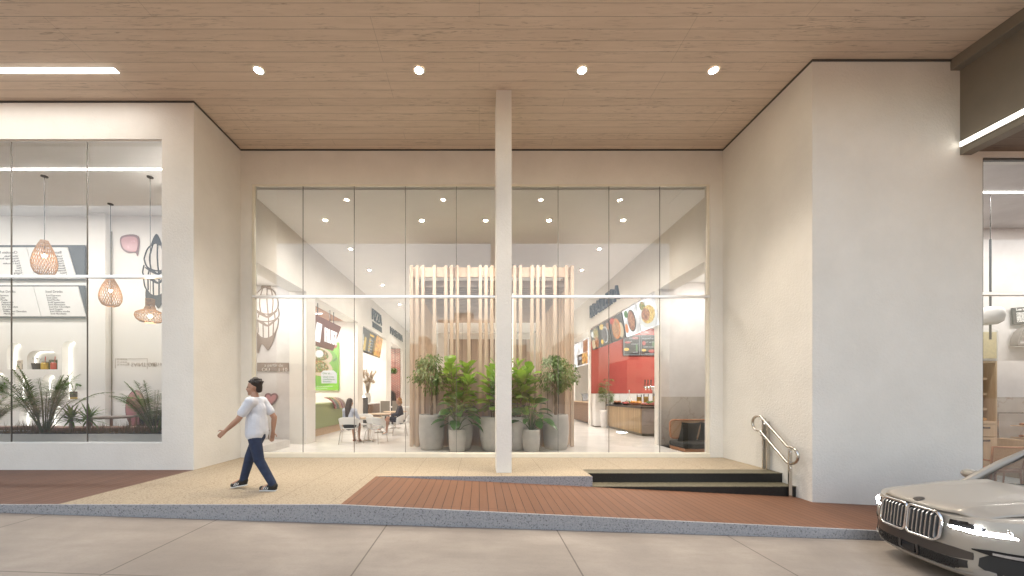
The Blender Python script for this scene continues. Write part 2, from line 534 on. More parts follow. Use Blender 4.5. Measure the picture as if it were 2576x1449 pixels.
M['bark'] = mat('pale_bark', (.26, .19, .13), .85, var=.25, scale=20, bump=.6, bscale=50, stretch=(1, 1, .3))
M['stem'] = mat('green_stem', (.10, .14, .04), .6, var=.2)
M['ficus'] = leafmat('ficus_leaves', (.07, .14, .03), (.22, .32, .09))
M['fiddle'] = leafmat('fiddle_leaf_leaves', (.11, .27, .02), (.32, .52, .05), .35, .4)
M['broad'] = leafmat('dark_broad_leaves', (.03, .10, .012), (.10, .22, .03), .3, .2)
M['palm'] = leafmat('palm_leaves', (.03, .10, .016), (.11, .24, .045), .4, .2)
M['yucca'] = leafmat('sword_leaves', (.04, .13, .015), (.17, .30, .04), .35, .25)
M['grass'] = leafmat('dry_meadow_grass', (.09, .11, .03), (.26, .14, .08), .8, .2)
M['pampas'] = leafmat('dried_pampas', (.30, .22, .15), (.46, .37, .27), .9, .3)
M['warm'] = emit('warm_lamp_glow', (1, .86, .66), 30)
M['led'] = emit('white_led_glow', (1, .97, .93), 2.5)
M['ledwarm'] = emit('warm_led_glow', (1, .93, .80), .75)
M['nicheled'] = emit('niche_led_glow', (1, .97, .86), .8)
M['bulb'] = emit('warm_bulb_glow', (1, .75, .42), 9)
M['skin'] = mat('skin', (.42, .24, .165), .5, var=.06, scale=14)
M['hairdark'] = mat('dark_brown_hair', (.018, .011, .008), .45, var=.3, scale=40, bump=.5, bscale=90, stretch=(1, 1, .15))
M['hairblond'] = mat('blond_hair', (.40, .22, .09), .5, var=.25, scale=40, bump=.5, bscale=90)
M['tshirt'] = mat('pale_blue_tshirt', (.62, .645, .71), .85, var=.06, scale=9, bump=.7, bscale=11, bdist=.02)
M['denim'] = mat('dark_blue_denim', (.022, .034, .075), .85, var=.25, scale=18, bump=.7, bscale=13, bdist=.018)
M['blouse'] = mat('pale_blue_blouse', (.56, .60, .70), .8, var=.06, bump=.3, bscale=16, bdist=.01)
M['navy'] = mat('navy_dress_cloth', (.014, .016, .03), .8, var=.2)
M['shoe'] = mat('black_shoe', (.012, .012, .013), .5, var=0)
M['white'] = mat('white_rubber', (.75, .75, .74), .5, var=0)
M['pink'] = mat('pink_glossy_plastic', (.50, .25, .27), .25, var=.05)
M['pinkdark'] = mat('mauve_outline_paint', (.22, .12, .13), .5)
M['ink'] = mat('black_mural_ink', (.02, .02, .022), .6, var=.2)
M['greyink'] = mat('taupe_mural_ink', (.30, .25, .22), .7, var=.08)
M['artfill'] = mat('pale_mural_fill', (.66, .63, .61), .7, var=.05)
M['greyscreen'] = mat('grey_arch_paint', (.24, .22, .21), .6)
M['eye'] = mat('dark_eye', (.02, .015, .012), .2, var=0)

def food(name, cols, sc=26, strength=.9):
    q = NT(name); co = q.obj()
    v = q.n('TexVoronoi', {'Vector': co, 'Scale': sc, 'Randomness': 1.0})
    f = q.xyz(v.outputs['Color'])[0]
    n = len(cols)
    c = q.ramp(f, [(i / n, col) for i, col in enumerate(cols)], 'CONSTANT')
    c = q.mix(q.ramp(v.outputs['Distance'], [(.25, (0,) * 3), (.75, (.7,) * 3)]), c, tuple(.25 * x for x in cols[0]))
    q.set(col=(.02, .02, .02), ecol=c, estr=strength * EK * 1.35, rough=.3)
    return q.m
M['scr_dark'] = food('dark_slate_screen', [(.035, .035, .04), (.05, .05, .055), (.03, .03, .033)], 6, .8)
M['scr_white'] = food('white_screen', [(.9, .88, .85), (.85, .83, .80), (.95, .92, .9)], 3, 1.1)
M['scr_meat'] = food('meat_picture', [(.38, .10, .04), (.55, .22, .10), (.62, .32, .16), (.25, .06, .03)], 16)
M['scr_stew'] = food('stew_picture', [(.50, .14, .05), (.62, .28, .12), (.14, .20, .03), (.70, .40, .20)], 24)
M['scr_beans'] = food('black_bean_picture', [(.03, .025, .035), (.10, .08, .10), (.45, .42, .42), (.05, .04, .05)], 30)
M['scr_salad'] = food('salad_picture', [(.16, .26, .03), (.60, .35, .08), (.72, .60, .40), (.40, .08, .03), (.10, .16, .02)], 22)
M['scr_fries'] = food('golden_fries_picture', [(.80, .48, .08), (.9, .62, .16), (.62, .34, .05), (.95, .75, .3)], 18)
M['scr_pizza'] = food('pizza_picture', [(.75, .35, .05), (.45, .08, .02), (.85, .6, .2), (.12, .05, .01)], 9, 1.3)
M['scr_lime'] = emit('lime_green_poster_print', (.30, .78, .02), .85 * EK)  # prints from here glow by their material, on the poster as on screens
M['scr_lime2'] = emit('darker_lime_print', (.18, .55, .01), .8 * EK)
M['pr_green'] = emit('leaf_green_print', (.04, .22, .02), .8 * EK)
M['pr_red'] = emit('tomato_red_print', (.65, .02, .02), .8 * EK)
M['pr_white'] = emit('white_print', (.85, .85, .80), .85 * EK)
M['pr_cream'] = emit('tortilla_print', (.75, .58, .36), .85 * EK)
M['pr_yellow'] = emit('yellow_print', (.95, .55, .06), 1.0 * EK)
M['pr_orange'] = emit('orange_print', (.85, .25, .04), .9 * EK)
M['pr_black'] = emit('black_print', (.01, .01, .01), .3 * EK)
M['terracotta'] = mat('terracotta_bowl', (.30, .09, .05), .4)
M['fooddish'] = mat('roast_food', (.30, .12, .04), .5, var=.6, scale=22, bump=.7, bscale=40)
M['meatred'] = mat('sliced_red_meat', (.35, .05, .045), .4, var=.4, scale=20, bump=.4)
M['orangefood'] = mat('orange_fruit', (.60, .27, .02), .4, var=.2)
M['greenfood'] = mat('green_vegetables', (.07, .16, .02), .6, var=.4, scale=40, bump=.8)
M['juice'] = mat('orange_juice', (.85, .50, .02), .15, var=0)
M['yellowjar'] = mat('yellow_ribbed_jar', (.55, .36, .04), .3, var=.06)
M['redjar'] = mat('red_ribbed_jar', (.50, .06, .05), .3, var=.06)
M['bluetin'] = mat('dark_blue_bucket', (.03, .045, .075), .35, .5)
M['oliveglass'] = mat('dark_olive_canister', (.035, .045, .02), .15)
M['goldband'] = mat('gold_pot_band', (.42, .30, .06), .4, .4)
M['card'] = mat('cream_card', (.66, .58, .50), .7, var=.05)
M['straw'] = mat('red_straw', (.6, .05, .05), .4, var=0)
# ================================================================== GROUND
def zr(x): return -.109 - .031 * (x + 6.59)            # the street falls to the right
def zramp(x): return min(0, -.0486 * (x + 1.914))      # the boarded ramp falls to the right

m = MB()
xs = [-90, 90]
m.add([(-90, -260, zr(-90)), (90, -260, zr(90)), (90, 5.26, zr(90)), (-90, 5.26, zr(-90))], [(0, 1, 2, 3)])
tag(m.build('road', M['street'], fix=False), 'pale concrete slab street falling gently to the right with cut joints', 'road', kind='structure')
m = MB()
m.add([(-700, -900, -4.2), (700, -900, -4.2), (700, 900, -4.2), (-700, 900, -4.2)], [(0, 1, 2, 3)])
tag(m.build('ground', mat('dull_ground', (.14, .13, .12), .9), fix=False), 'dull far ground beyond the street', 'ground', kind='structure')

# kerb: front edge stone, a strip 9 cm wide
def kerbtop(x): return 0 if x < -1.914 else zramp(x)
m = MB()
def strip(xa, xb, n):
    for i in range(n):
        a = xa + (xb - xa) * i / n; b = xa + (xb - xa) * (i + 1) / n
        za, zb = kerbtop(a), kerbtop(b)
        vs = [(a, 5.25, -3), (b, 5.25, -3), (b, 5.25, zb), (a, 5.25, za), (a, 5.285, za), (b, 5.285, zb), (a, 5.285, -3), (b, 5.285, -3)]
        m.add(vs, [(0, 1, 2, 3), (3, 2, 5, 4), (4, 5, 7, 6)])
strip(-40, -1.914, 1); strip(-1.914, 40, 1)
tag(m.build('kerb', M['granite'], fix=False), 'grey speckled granite kerb along the street', 'kerb', kind='structure')

# platform of washed granite
m = MB()
pts = [(-5.82, 5.285), (-1.914, 5.285), (-1.914, 7.085), (2.10, 7.085), (2.10, 7.733), (5.87, 7.733), (5.87, 9.2), (-5.735, 9.2), (-5.735, 7.67)]
n = len(pts)
m.add([(x, y, 0) for x, y in pts], [tuple(range(n))])
tag(m.build('pavement', M['beige'], fix=False), 'beige washed granite pavement in front of the glazed hall', 'pavement', kind='structure')
m = MB()      # grey edge of the raised pavement beside the ramp
m.add([(-1.914, 7.085, 0), (2.10, 7.085, 0), (2.10, 7.085, -1), (-1.914, 7.085, -1), (2.10, 7.733, 0), (2.10, 7.733, -1)], [(0, 3, 2, 1), (1, 2, 5, 4)])
m.box(-1.9, 2.106, 7.079, 7.083, -.9, -.002)
tag(m.build('pavement_edge', M['granite']), 'grey granite edge face of the raised pavement above the ramp', 'kerb', kind='structure')
# boarded ramp and left deck
m = MB()
m.add([(-1.914, 5.285, 0), (40, 5.285, zramp(40)), (40, 7.2, zramp(40)), (-1.914, 7.2, 0)], [(0, 1, 2, 3)])
tag(m.build('ramp', M['deck'], fix=False), 'red brown boarded ramp falling to the right', 'ramp', kind='structure')
m = MB()
m.add([(-40, 5.285, 0), (-5.82, 5.285, 0), (-5.735, 7.67, 0), (-40, 7.67, 0)], [(0, 1, 2, 3)])
tag(m.build('deck', M['deckgrey'], fix=False), 'weathered brown deck before the cafe window', 'deck', kind='structure')

# ================================================================== BUILDING
B = thing('commercial_building', 'cream plastered shop building with deep wooden canopy and tall glazed shopfronts', 'building', (0, 9, 0))
B.location = (0, 0, 0)
ZC = 7.41
def wall(name, mt, *boxes, bevel=0):
    m = MB()
    for b in boxes: m.box(*b)
    return m.build(name, M[mt], B, bevel)

# facade plane of the hall (with the big opening)
wall('facade_wall', 'plaster', (-5.735, -5.47, 9.18, 9.4, 0, ZC + .02), (5.56, 5.87, 9.18, 9.4, 0, ZC + .02), (-5.47, 5.56, 9.18, 9.4, 6.587, ZC + .02))
wall('sill', 'creamtrim', (-5.47, 5.56, 9.175, 9.4, 0, .095))
# cafe facade and return wall
wall('facade_wall', 'plaster', (-20, -14, 7.67, 7.9, -.1, ZC + .02), (-14, -6.37, 7.67, 7.9, -.1, .54), (-14, -6.37, 7.67, 7.9, 6.65, ZC + .02), (-6.37, -5.735, 7.67, 7.9, -.1, ZC + .02))
wall('return_wall', 'plaster', (-5.95, -5.735, 7.9, 9.4, -.1, ZC + .02))
# right pylon
wall('pylon', 'plaster', (5.87, 8.87, 6.72, 6.94, -1.2, ZC + .02))
wall('return_wall', 'plaster', (5.87, 6.09, 6.94, 9.4, -1.2, ZC + .02))
wall('facade_wall', 'plaster', (8.87, 18, 6.72, 6.94, 5.70, ZC + .02), (16, 18, 6.72, 6.94, -1.2, 5.70), (8.87, 16, 6.72, 6.94, -1.2, -.47))
# shadow gap trim under the canopy
wall('shadow_gap', 'darktrim', (-20, -5.725, 7.655, 7.67, 7.378, 7.409), (-5.735, -5.72, 7.67, 9.165, 7.378, 7.409), (-5.735, 5.87, 9.165, 9.18, 7.378, 7.409), (5.855, 5.87, 6.72, 9.165, 7.378, 7.409), (5.855, 8.30, 6.705, 6.72, 7.378, 7.409))
# canopy
wall('canopy_ceiling', 'ceilwood', (-24, 8.30, 3.62, 9.5, ZC, ZC + .35))
wall('canopy_ceiling', 'darkceil', (8.67, 20, 3.0, 6.72, 5.80, 6.0))
m = MB(); m.prism([(8.47, 5.735), (8.67, 5.735), (8.67, ZC + .3), (8.30, ZC + .3), (8.30, 7.22), (8.47, 7.22)], 'y', 2.6, 6.72)
m.build('fascia_beam', M['taupe'], B, .006)
wall('roof', 'plaster', (-24, 20, 3.55, 3.62, ZC - .0, ZC + 1.2), (-24, 20, 3.62, 30, ZC + .36, ZC + .6))
# pillar
m = MB(); m.box(.335, .632, 7.385, 7.93, 0, ZC + .01)
m.build('pillar', M['plaster'], B, .006)

# ---- windows
def shopfront(x0, x1, z0, z1, y, joints, ztr, frame, label=None, wf=.035, trm='transom', side=(1, 1)):
    fm = MB()
    fm.box(x0, x1, y - .03, y + .03, z1 - wf, z1)
    fm.box(x0, x1, y - .03, y + .03, z0, z0 + .02)
    if side[0]: fm.box(x0, x0 + wf * 1.6, y - .03, y + .03, z0 + .02, z1 - wf)
    if side[1]: fm.box(x1 - wf * 1.6, x1, y - .03, y + .03, z0 + .02, z1 - wf)
    wn = fm.build('window', M[frame], B)
    a0 = x0 + (wf * 1.6 if side[0] else 0); a1 = x1 - (wf * 1.6 if side[1] else 0)
    xs = [a0] + joints + [a1]
    for zb, zt in ((z0 + .02, ztr - .03), (ztr + .03, z1 - wf)):
        for a, b in zip(xs[:-1], xs[1:]):
            g = MB(); g.add([(a + .007, y, zb), (b - .007, y, zb), (b - .007, y, zt), (a + .007, y, zt)], [(0, 1, 2, 3)])
            g.build('pane', M['glass'], wn, fix=False)
    t = MB(); t.box(x0, x1, y - .045, y + .045, ztr - .028, ztr + .028)
    t.build('transom', M[trm], wn, .004)
    s = MB()
    for j in joints: s.box(j - .0045, j + .0045, y - .012, y + .012, z0 + .02, z1 - wf)
    s.build('glazing_joint', M['joint'], wn)
    return wn
shopfront(-5.47, 5.56, .095, 6.587, 9.24, [(p - 1205) / 104.0 for p in (762, 891, 1020, 1148, 1276, 1404, 1532, 1660)], 3.88, 'creamtrim')
shopfront(-14, -6.37, .54, 6.65, 7.73, [-12.7, -11.02, (29 - 1205) / 124.2, (220 - 1205) / 124.2], 3.90, 'whiteplastic', wf=.02, side=(1, 1))
shopfront(8.87, 16, -.45, 5.70, 6.78, [11.4, 13.4], 3.30, 'darktrim', wf=.03, side=(1, 1))

# ---- hall interior
K = 1.12                     # hall coordinates below are laid out in a smaller frame and enlarged about the eye height
def hk(x, y, z): return (x * K, y * K, 1.52 + (z - 1.52) * K)
def hwall(name, mt, *boxes):
    m = MB()
    for x0, x1, y0, y1, z0, z1 in boxes:
        p, q = hk(x0, y0, z0), hk(x1, y1, z1)
        m.box(p[0], q[0], p[1], q[1], p[2], q[2])
    return m.build(name, M[mt], B)
YG = 9.4 / K
XL, XR, ZH, ZL = -5.1, 5.15, 6.02, 4.55
FL = .05
m = MB()
m.prism([hk(x, y, 0)[:2] for x, y in ((-6.72, YG), (5.2, YG), (5.2, 11.0), (9.5, 11.0), (9.5, 30), (-9.5, 30), (-9.5, 11.4), (-6.72, 11.4))], 'z', -.6, hk(0, 0, FL)[2])
m.build('hall_floor', M['floor'], B)
hwall('recess_floor', 'cafefloor', (5.2, 6.72, YG, 11.0, -.45, -.30))
hwall('hall_ceiling', 'ceilpaint', (XL - .5, XR + .5, YG, 30, ZH, ZH + .2))
hwall('bulkhead', 'wallpaint', (XL - .5, XL, YG, 30, ZL, ZH))
hwall('bulkhead', 'wallpaint', (XR, XR + .5, YG, 30, ZL, ZH))
hwall('pier', 'wallpaint', (XL - .5, XL, 11.27, 11.9, FL, ZL))
hwall('pier', 'wallpaint', (XL - .5, XL, 16.05, 16.76, FL, ZL))
hwall('pier', 'wallpaint', (XL - .5, XL, 21.0, 22.1, FL, ZL))
hwall('pier', 'wallpaint', (XL - .5, XL, 25.4, 28, FL, ZL))
hwall('pier', 'wallpaint', (XR, XR + .09, 10.97, 11.2, FL, ZL))
hwall('pier', 'wallpaint', (XR, XR + .5, 17.6, 18.0, FL, ZL))
hwall('pier', 'wallpaint', (XR, XR + .5, 22.4, 28, FL, ZL))
hwall('hall_end_wall', 'wallpaint', (-9.5, 9.5, 28, 28.3, FL, ZH + .2))
hwall('shop_side_wall', 'wallpaint', (-9.7, -9.5, 11.4, 28, -.3, ZH), (-6.85, -6.72, YG, 11.35, -.3, ZL + .3))
hwall('shop_side_wall', 'wallpaint', (9.5, 9.7, 11.2, 28, -.5, ZH), (6.72, 6.85, YG, 11.02, -.5, ZL + .3))
# cross walls between the stalls (seen face on)
hwall('cross_wall', 'stucco', (-9.5, XL - .5, 11.35, 11.6, FL, 5.2))
hwall('cross_wall', 'wallpaint', (-9.5, XL - .5, 16.08, 16.4, FL, 5.2))
hwall('cross_wall', 'wallpaint', (-9.5, XL - .5, 21.03, 21.4, FL, 5.2))
hwall('brick_wall', 'brick', (-9.5, XL - .12, 25.3, 25.4, FL, ZL))
hwall('cross_wall', 'stucco', (XR + .09, 9.5, 11.02, 11.2, 1.45, 5.2))
hwall('marble_wainscot', 'marble', (XR + .09, 9.5, 11.0, 11.2, -.3, 1.45))
hwall('cross_wall', 'wallpaint', (XR + .5, 9.5, 17.62, 17.9, FL, 5.2))
hwall('red_wall_panel', 'redpanel', (XR + .02, 9.5, 17.55, 17.6, 1.56, ZL))
hwall('stall_ceiling', 'whitepaint', (-6.72, XL - .5, YG, 11.35, 4.75, 4.9))
hwall('stall_ceiling', 'orangewood', (-9.5, XL - .5, 11.6, 16.08, 4.62, 4.8))
hwall('stall_ceiling', 'whitepaint', (-9.5, XL - .5, 16.4, 28, 4.75, 4.9))
hwall('stall_ceiling', 'whitepaint', (XR + .5, 6.72, YG, 11.02, 4.75, 4.9), (XR + .5, 9.5, 11.2, 28, 4.75, 4.9))

# ---- cafe interior (left)
CF = .1
wall('cafe_floor', 'cafefloor', (-18, -5.95, 7.9, 12, -.2, CF))
wall('cafe_ceiling', 'whitepaint', (-18, -5.95, 7.9, 12, 6.66, 6.8))
wall('cafe_side_wall', 'whitepaint', (-6.1, -5.96, 7.91, 9.45, CF, 6.66), (-7.85, -6.1, 9.45, 9.52, CF, 6.66), (-7.85, -7.72, 9.52, 11.0, CF, 6.66))
wall('cafe_side_wall', 'whitepaint', (-18.2, -18, 7.9, 12, CF, 6.66))
wall('cafe_back_wall', 'whitepaint', (-10.6, -7.72, 11.0, 11.2, CF, 6.66))
wall('cafe_pier', 'whitepaint', (-11.1, -10.6, 10.82, 11.2, CF, 6.66))
# wall with arched niches
def arch_pts(x0, x1, z0, z1, r=None):
    r = min((x1 - x0) / 2, r or 9, z1 - z0)
    p = [(x0, z0), (x1, z0)]
    for k in range(9):
        a = math.pi / 2 * k / 8
        p.append((x1 - r + r * math.cos(a), z1 - r + r * math.sin(a)))
    for k in range(9):
        a = math.pi / 2 + math.pi / 2 * k / 8
        p.append((x0 + r + r * math.cos(a), z1 - r + r * math.sin(a)))
    out = [p[0]]
    for q in p[1:]:
        if (Vector(q) - Vector(out[-1])).length > 1e-4: out.append(q)
    return out
NICHE = [(-13.62, -13.15, 2.24, 3.01, None), (-13.03, -12.15, 2.24, 2.78, .24), (-12.02, -11.57, 1.38, 3.07, None),
         (-14.25, -13.56, 1.39, 2.15, .3), (-13.38, -12.98, 1.39, 2.10, None), (-12.60, -12.18, 1.39, 2.10, None),
         (-13.25, -12.72, .5, 1.20, None), (-12.45, -11.95, .5, 1.20, None), (-15.3, -14.4, 2.24, 2.9, .24), (-14.4, -13.5, .5, 1.2, .24)]
bm = bmesh.new()
def loop(pts):
    vs = [bm.verts.new((x, 11.0, z)) for x, z in pts]
    for i in range(len(vs)): bm.edges.new((vs[i], vs[(i + 1) % len(vs)]))
loop([(-18, CF), (-11.1, CF), (-11.1, 6.66), (-18, 6.66)])
for x0, x1, z0, z1, r in NICHE: loop(arch_pts(x0, x1, z0, z1, r))
bmesh.ops.triangle_fill(bm, use_beauty=True, use_dissolve=False, edges=bm.edges[:])
me = bpy.data.meshes.new('niche_wall'); bm.to_mesh(me); bm.free()
nw = link_mesh('niche_wall', me, M['whitepaint'], B)
for x0, x1, z0, z1, r in NICHE:
    p = arch_pts(x0, x1, z0, z1, r); n = len(p)
    q = MB()
    q.add([(x, 11.0, z) for x, z in p] + [(x, 11.24, z) for x, z in p], [(i, (i + 1) % n, n + (i + 1) % n, n + i) for i in range(n)], True)
    q.add([(x, 11.24, z) for x, z in p], [tuple(range(n))])
    nb = q.build('niche', M['whitepaint'], nw, fix=False)
    q = MB(); q.tube([(x + (.012 if x < (x0 + x1) / 2 else -.012), 11.2, z - (.012 if z > z0 + .1 else 0)) for x, z in p[1:] + p[:1]], .010, 6)
    q.build('led_strip', M['nicheled'], nb)

# ---- right shop interior
RF = -.45
wall('bakery_floor', 'cafefloor', (8.6, 17, 6.94, 9.9, -.6, RF))
wall('bakery_ceiling', 'stucco', (8.6, 17, 6.94, 9.9, 5.705, 5.85))
wall('bakery_back_wall', 'stucco', (8.6, 17, 9.6, 9.8, 1.45, 5.705))
wall('marble_wainscot', 'marble', (8.6, 17, 9.58, 9.8, RF, 1.45))
wall('bakery_side_wall', 'stucco', (8.5, 8.6, 6.94, 9.8, RF, 5.705))
wall('bakery_side_wall', 'stucco', (17, 17.2, 6.94, 9.8, RF, 5.705))

# ================================================================== STAIRS, HANDRAIL
S = thing('stairs', 'two black granite steps from the ramp up to the pavement by the right wall', 'stairs', (4, 7.4, -.3))
def stepm(y0, y1, zt, zb):
    a = MB(); a.box(2.104 - 4, 5.868 - 4, y0 - 7.4, y1 - 7.4, zb + .3, zt + .3 - .012)
    b = MB(); b.box(2.104 - 4, 5.868 - 4, y0 - 7.41, y1 - 7.4, zt + .3 - .012, zt + .3)
    o = a.build('step', M['blackgran'], S); b.build('tread', M['olivegran'], o)
stepm(7.385, 7.732, -.002, -1.0)
stepm(7.065, 7.384, -.182, -1.0)

H = thing('handrail', 'polished steel loop handrail on two posts beside the granite steps', 'handrail', (5.55, 7.3, -.2))
def dpt(px, py, s):       # design picture point at a given scale (px per m) -> world
    return Vector(((px - 1205) / s, 960 / s, 1.52 + (992 - py) / s))
# world loop: upper end near Y=7.95, lower end near Y=6.95
hx = 5.72
def hp(y, z): return Vector((hx - 5.55, y - 7.3, z + .2))
def arc(y0, z0, r, a0, a1, n=8): return [hp(y0 + r * math.cos(R(a0 + (a1 - a0) * k / n)), z0 + r * math.sin(R(a0 + (a1 - a0) * k / n))) for k in range(n + 1)]
yu, zu, yl, zl, rr = 7.83, .925, 6.99, .40, .148
path = [hp(yu - .08, zu + rr)] + arc(yu, zu, rr, 90, -90) + [hp(yu - .07, zu - rr), hp(yl + .09, zl - rr)] + arc(yl, zl, rr, 270, 90) + [hp(yl + .08, zl + rr)]
m = MB(); m.tube(path, .0255, 12, closed=True)
m.build('rail', M['steel'], H)
for (xx, yy, zb, zt) in ((5.785, 7.79, 0, 1.035), (5.785, 7.68, 0, .975), (5.69, 7.02, zramp(hx), .515)):
    x0_ = xx - 5.55
    m = MB(); m.box(x0_, x0_ + .062, yy - 7.3 - .014, yy - 7.3 + .014, zb + .2, zt + .2)
    p = m.build('post', M['steel'], H, .003)
    for dz in (.02, .32):
        q = MB(); q.tube([(x0_ + .03, yy - 7.32, zt + .2 - dz - .07), (x0_ + .0, yy - 7.33, zt + .2 - dz - .07), (hx - 5.55, yy - 7.33, zt + .2 - dz - .02)], .012, 8)
        q.build('bracket', M['chrome'], p)

# ================================================================== LAMPS OF THE BUILDING, WITH ADDED STALL AND RECESS LIGHTS
def downlight(label, x, y, z, power, group, sc=1, cone=130, col=(1, .87, .70), r=.06, size=.06, blend=.6):
    t = thing('ceiling_spotlight', label, 'spotlight', (x, y, z), group=group, scale=sc)
    m = MB(); m.lathe([(r * 1.35, -.001), (r * 1.35, -.012), (r * 1.02, -.014), (r, -.004)], 20, caps=False); m.build('trim_ring', M['whiteplastic'], t)
    m = MB(); m.lathe([(r, -.006), (r * .1, -.012)], 20); m.build('lens', M['warm'], t)
    d = bpy.data.lights.new('spot', 'SPOT'); d.energy = power; d.spot_size = R(cone); d.spot_blend = blend; d.color = col; d.shadow_soft_size = size
    o = bpy.data.objects.new('lamp_light', d); COL.objects.link(o); o.parent = t; o.location = (0, 0, -.03)
    return t
for n_, x in (('first', -4.0), ('second', -1.09), ('third', 1.87), ('fourth', 4.26)):
    downlight('%s from the left of four warm spotlights in the wooden canopy' % n_, x, 6.93, ZC, 290, 'canopy spotlights', r=.075, cone=80, blend=1, size=.5)
HP = 48
for i, y in enumerate((9.85, 11.8, 13.8, 15.7, 19.1, 22.4)):
    nm = ['nearest the glass', 'second from the glass', 'third from the glass', 'fourth from the glass', 'fifth from the glass', 'farthest from the glass'][i]
    downlight('spotlight %s in the left row on the hall ceiling' % nm, *hk(-3.97, y, ZH), HP * (1.8 if i == 0 else 1), 'hall ceiling spotlights', cone=165, blend=1, size=.75, col=(1, .925, .83))
    if i < 5: downlight('spotlight %s in the right row on the hall ceiling' % nm, *hk(3.72, y, ZH), HP * (1.8 if i == 0 else 1), 'hall ceiling spotlights', cone=165, blend=1, size=.75, col=(1, .925, .83))
for nm, x in (('left', -1.48), ('middle', .17), ('right', 1.81)):
    downlight('%s one of three hall spotlights in front of the timber slat screen' % nm, *hk(x, 9.87, ZH), HP * 2.6, 'hall ceiling spotlights', cone=165, blend=1, size=.75, col=(1, .925, .83))
downlight('hall spotlight behind the timber slat screen, seen above its slats', *hk(.3, 17, ZH), 130, 'hall ceiling spotlights', cone=150, col=(1, .925, .83))
downlight('hall spotlight deep behind the timber slat screen near the end wall', *hk(.3, 23, ZH), 130, 'hall ceiling spotlights', cone=150, col=(1, .925, .83))

def linear(name, label, a, b, wid, mt, power, group=None, axis='x', face='down', col=(1, .95, .88)):
    """a lit bar along x or y"""
    c = (Vector(a) + Vector(b)) / 2; L = (Vector(b) - Vector(a)).length
    t = thing(name, label, 'light', c, group=group)
    h = MB(); l = MB()
    if face == 'down':
        if axis == 'x': h.box(-L / 2, L / 2, -wid / 2, wid / 2, -.01, .0); l.box(-L / 2 + .01, L / 2 - .01, -wid / 2 + .006, wid / 2 - .006, -.018, -.0095)
        else: h.box(-wid / 2, wid / 2, -L / 2, L / 2, -.01, .0); l.box(-wid / 2 + .006, wid / 2 - .006, -L / 2 + .01, L / 2 - .01, -.018, -.0095)
    else:
        h.box(-.03, .0, -L / 2, L / 2, -wid / 2, wid / 2); l.box(-.045, -.0295, -L / 2, L / 2 - .0, -wid / 2 + .008, wid / 2 - .008)
    h.build('housing', M['whiteplastic'], t); l.build('diffuser', M[mt], t)
    if power:
        d = bpy.data.lights.new('bar', 'AREA'); d.shape = 'RECTANGLE'; d.size = L if axis == 'x' else wid; d.size_y = wid if axis == 'x' else L
        d.energy = power; d.color = col
        o = bpy.data.objects.new('lamp_light', d); COL.objects.link(o); o.parent = t; o.location = (0, 0, -.03)
        if face == 'side':
            d.size, d.size_y = wid, L
            o.location = (-.06, 0, 0); o.rotation_euler = (0, R(90), 0)
            d.size, d.size_y = wid, L
    return t
linear('linear_ceiling_light', 'long white light bar in the canopy above the cafe', (-16, 6.93, ZC), (-6.57, 6.93, ZC), .11, 'led', 13)
linear('linear_ceiling_light', 'white light bar on the cafe ceiling just inside its window', (-16, 8.69, 6.66), (-6.12, 8.69, 6.66), .07, 'led', 46)
linear('linear_ceiling_light', 'white light bar on the bakery ceiling behind the right window', (8.7, 7.88, 5.705), (16.9, 7.88, 5.705), .07, 'led', 48)
linear('linear_wall_light', 'warm light bar along the taupe beam at the right', (8.47, 2.7, 5.90), (8.47, 6.69, 5.90), .095, 'ledwarm', .2, axis='y', face='side', col=(1, .92, .78))
linear('linear_ceiling_light', 'small white light bar over the green counter stall', hk(-8.6, 14.6, 4.62), hk(-6.0, 14.6, 4.62), .08, 'led', 55)
linear('linear_ceiling_light', 'added light bar that lights the pizza stall', hk(-8.6, 18.8, 4.75), hk(-6.0, 18.8, 4.75), .08, 'led', 50)  # this bar and the next three are added to light their stalls
linear('linear_ceiling_light', 'added light bar that lights the brick walled stall', hk(-8.6, 23.6, 4.75), hk(-6.0, 23.6, 4.75), .08, 'led', 50)
linear('linear_ceiling_light', 'added light bar that lights the red walled stall', hk(6.0, 15.4, 4.75), hk(9.0, 15.4, 4.75), .08, 'led', 60)
linear('linear_ceiling_light', 'added light bar that lights the stall with the white menu screen', hk(6.0, 20, 4.75), hk(9.0, 20, 4.75), .08, 'led', 50)
linear('linear_ceiling_light', 'added light bar to brighten the cane sofa recess', hk(5.7, 10.0, 4.75), hk(6.6, 10.0, 4.75), .06, 'led', 10)  # both recess bars are added to brighten the walls there
linear('linear_ceiling_light', 'added light bar to brighten the recess with the cone mural', hk(-6.6, 10.2, 4.75), hk(-5.7, 10.2, 4.75), .06, 'led', 10)

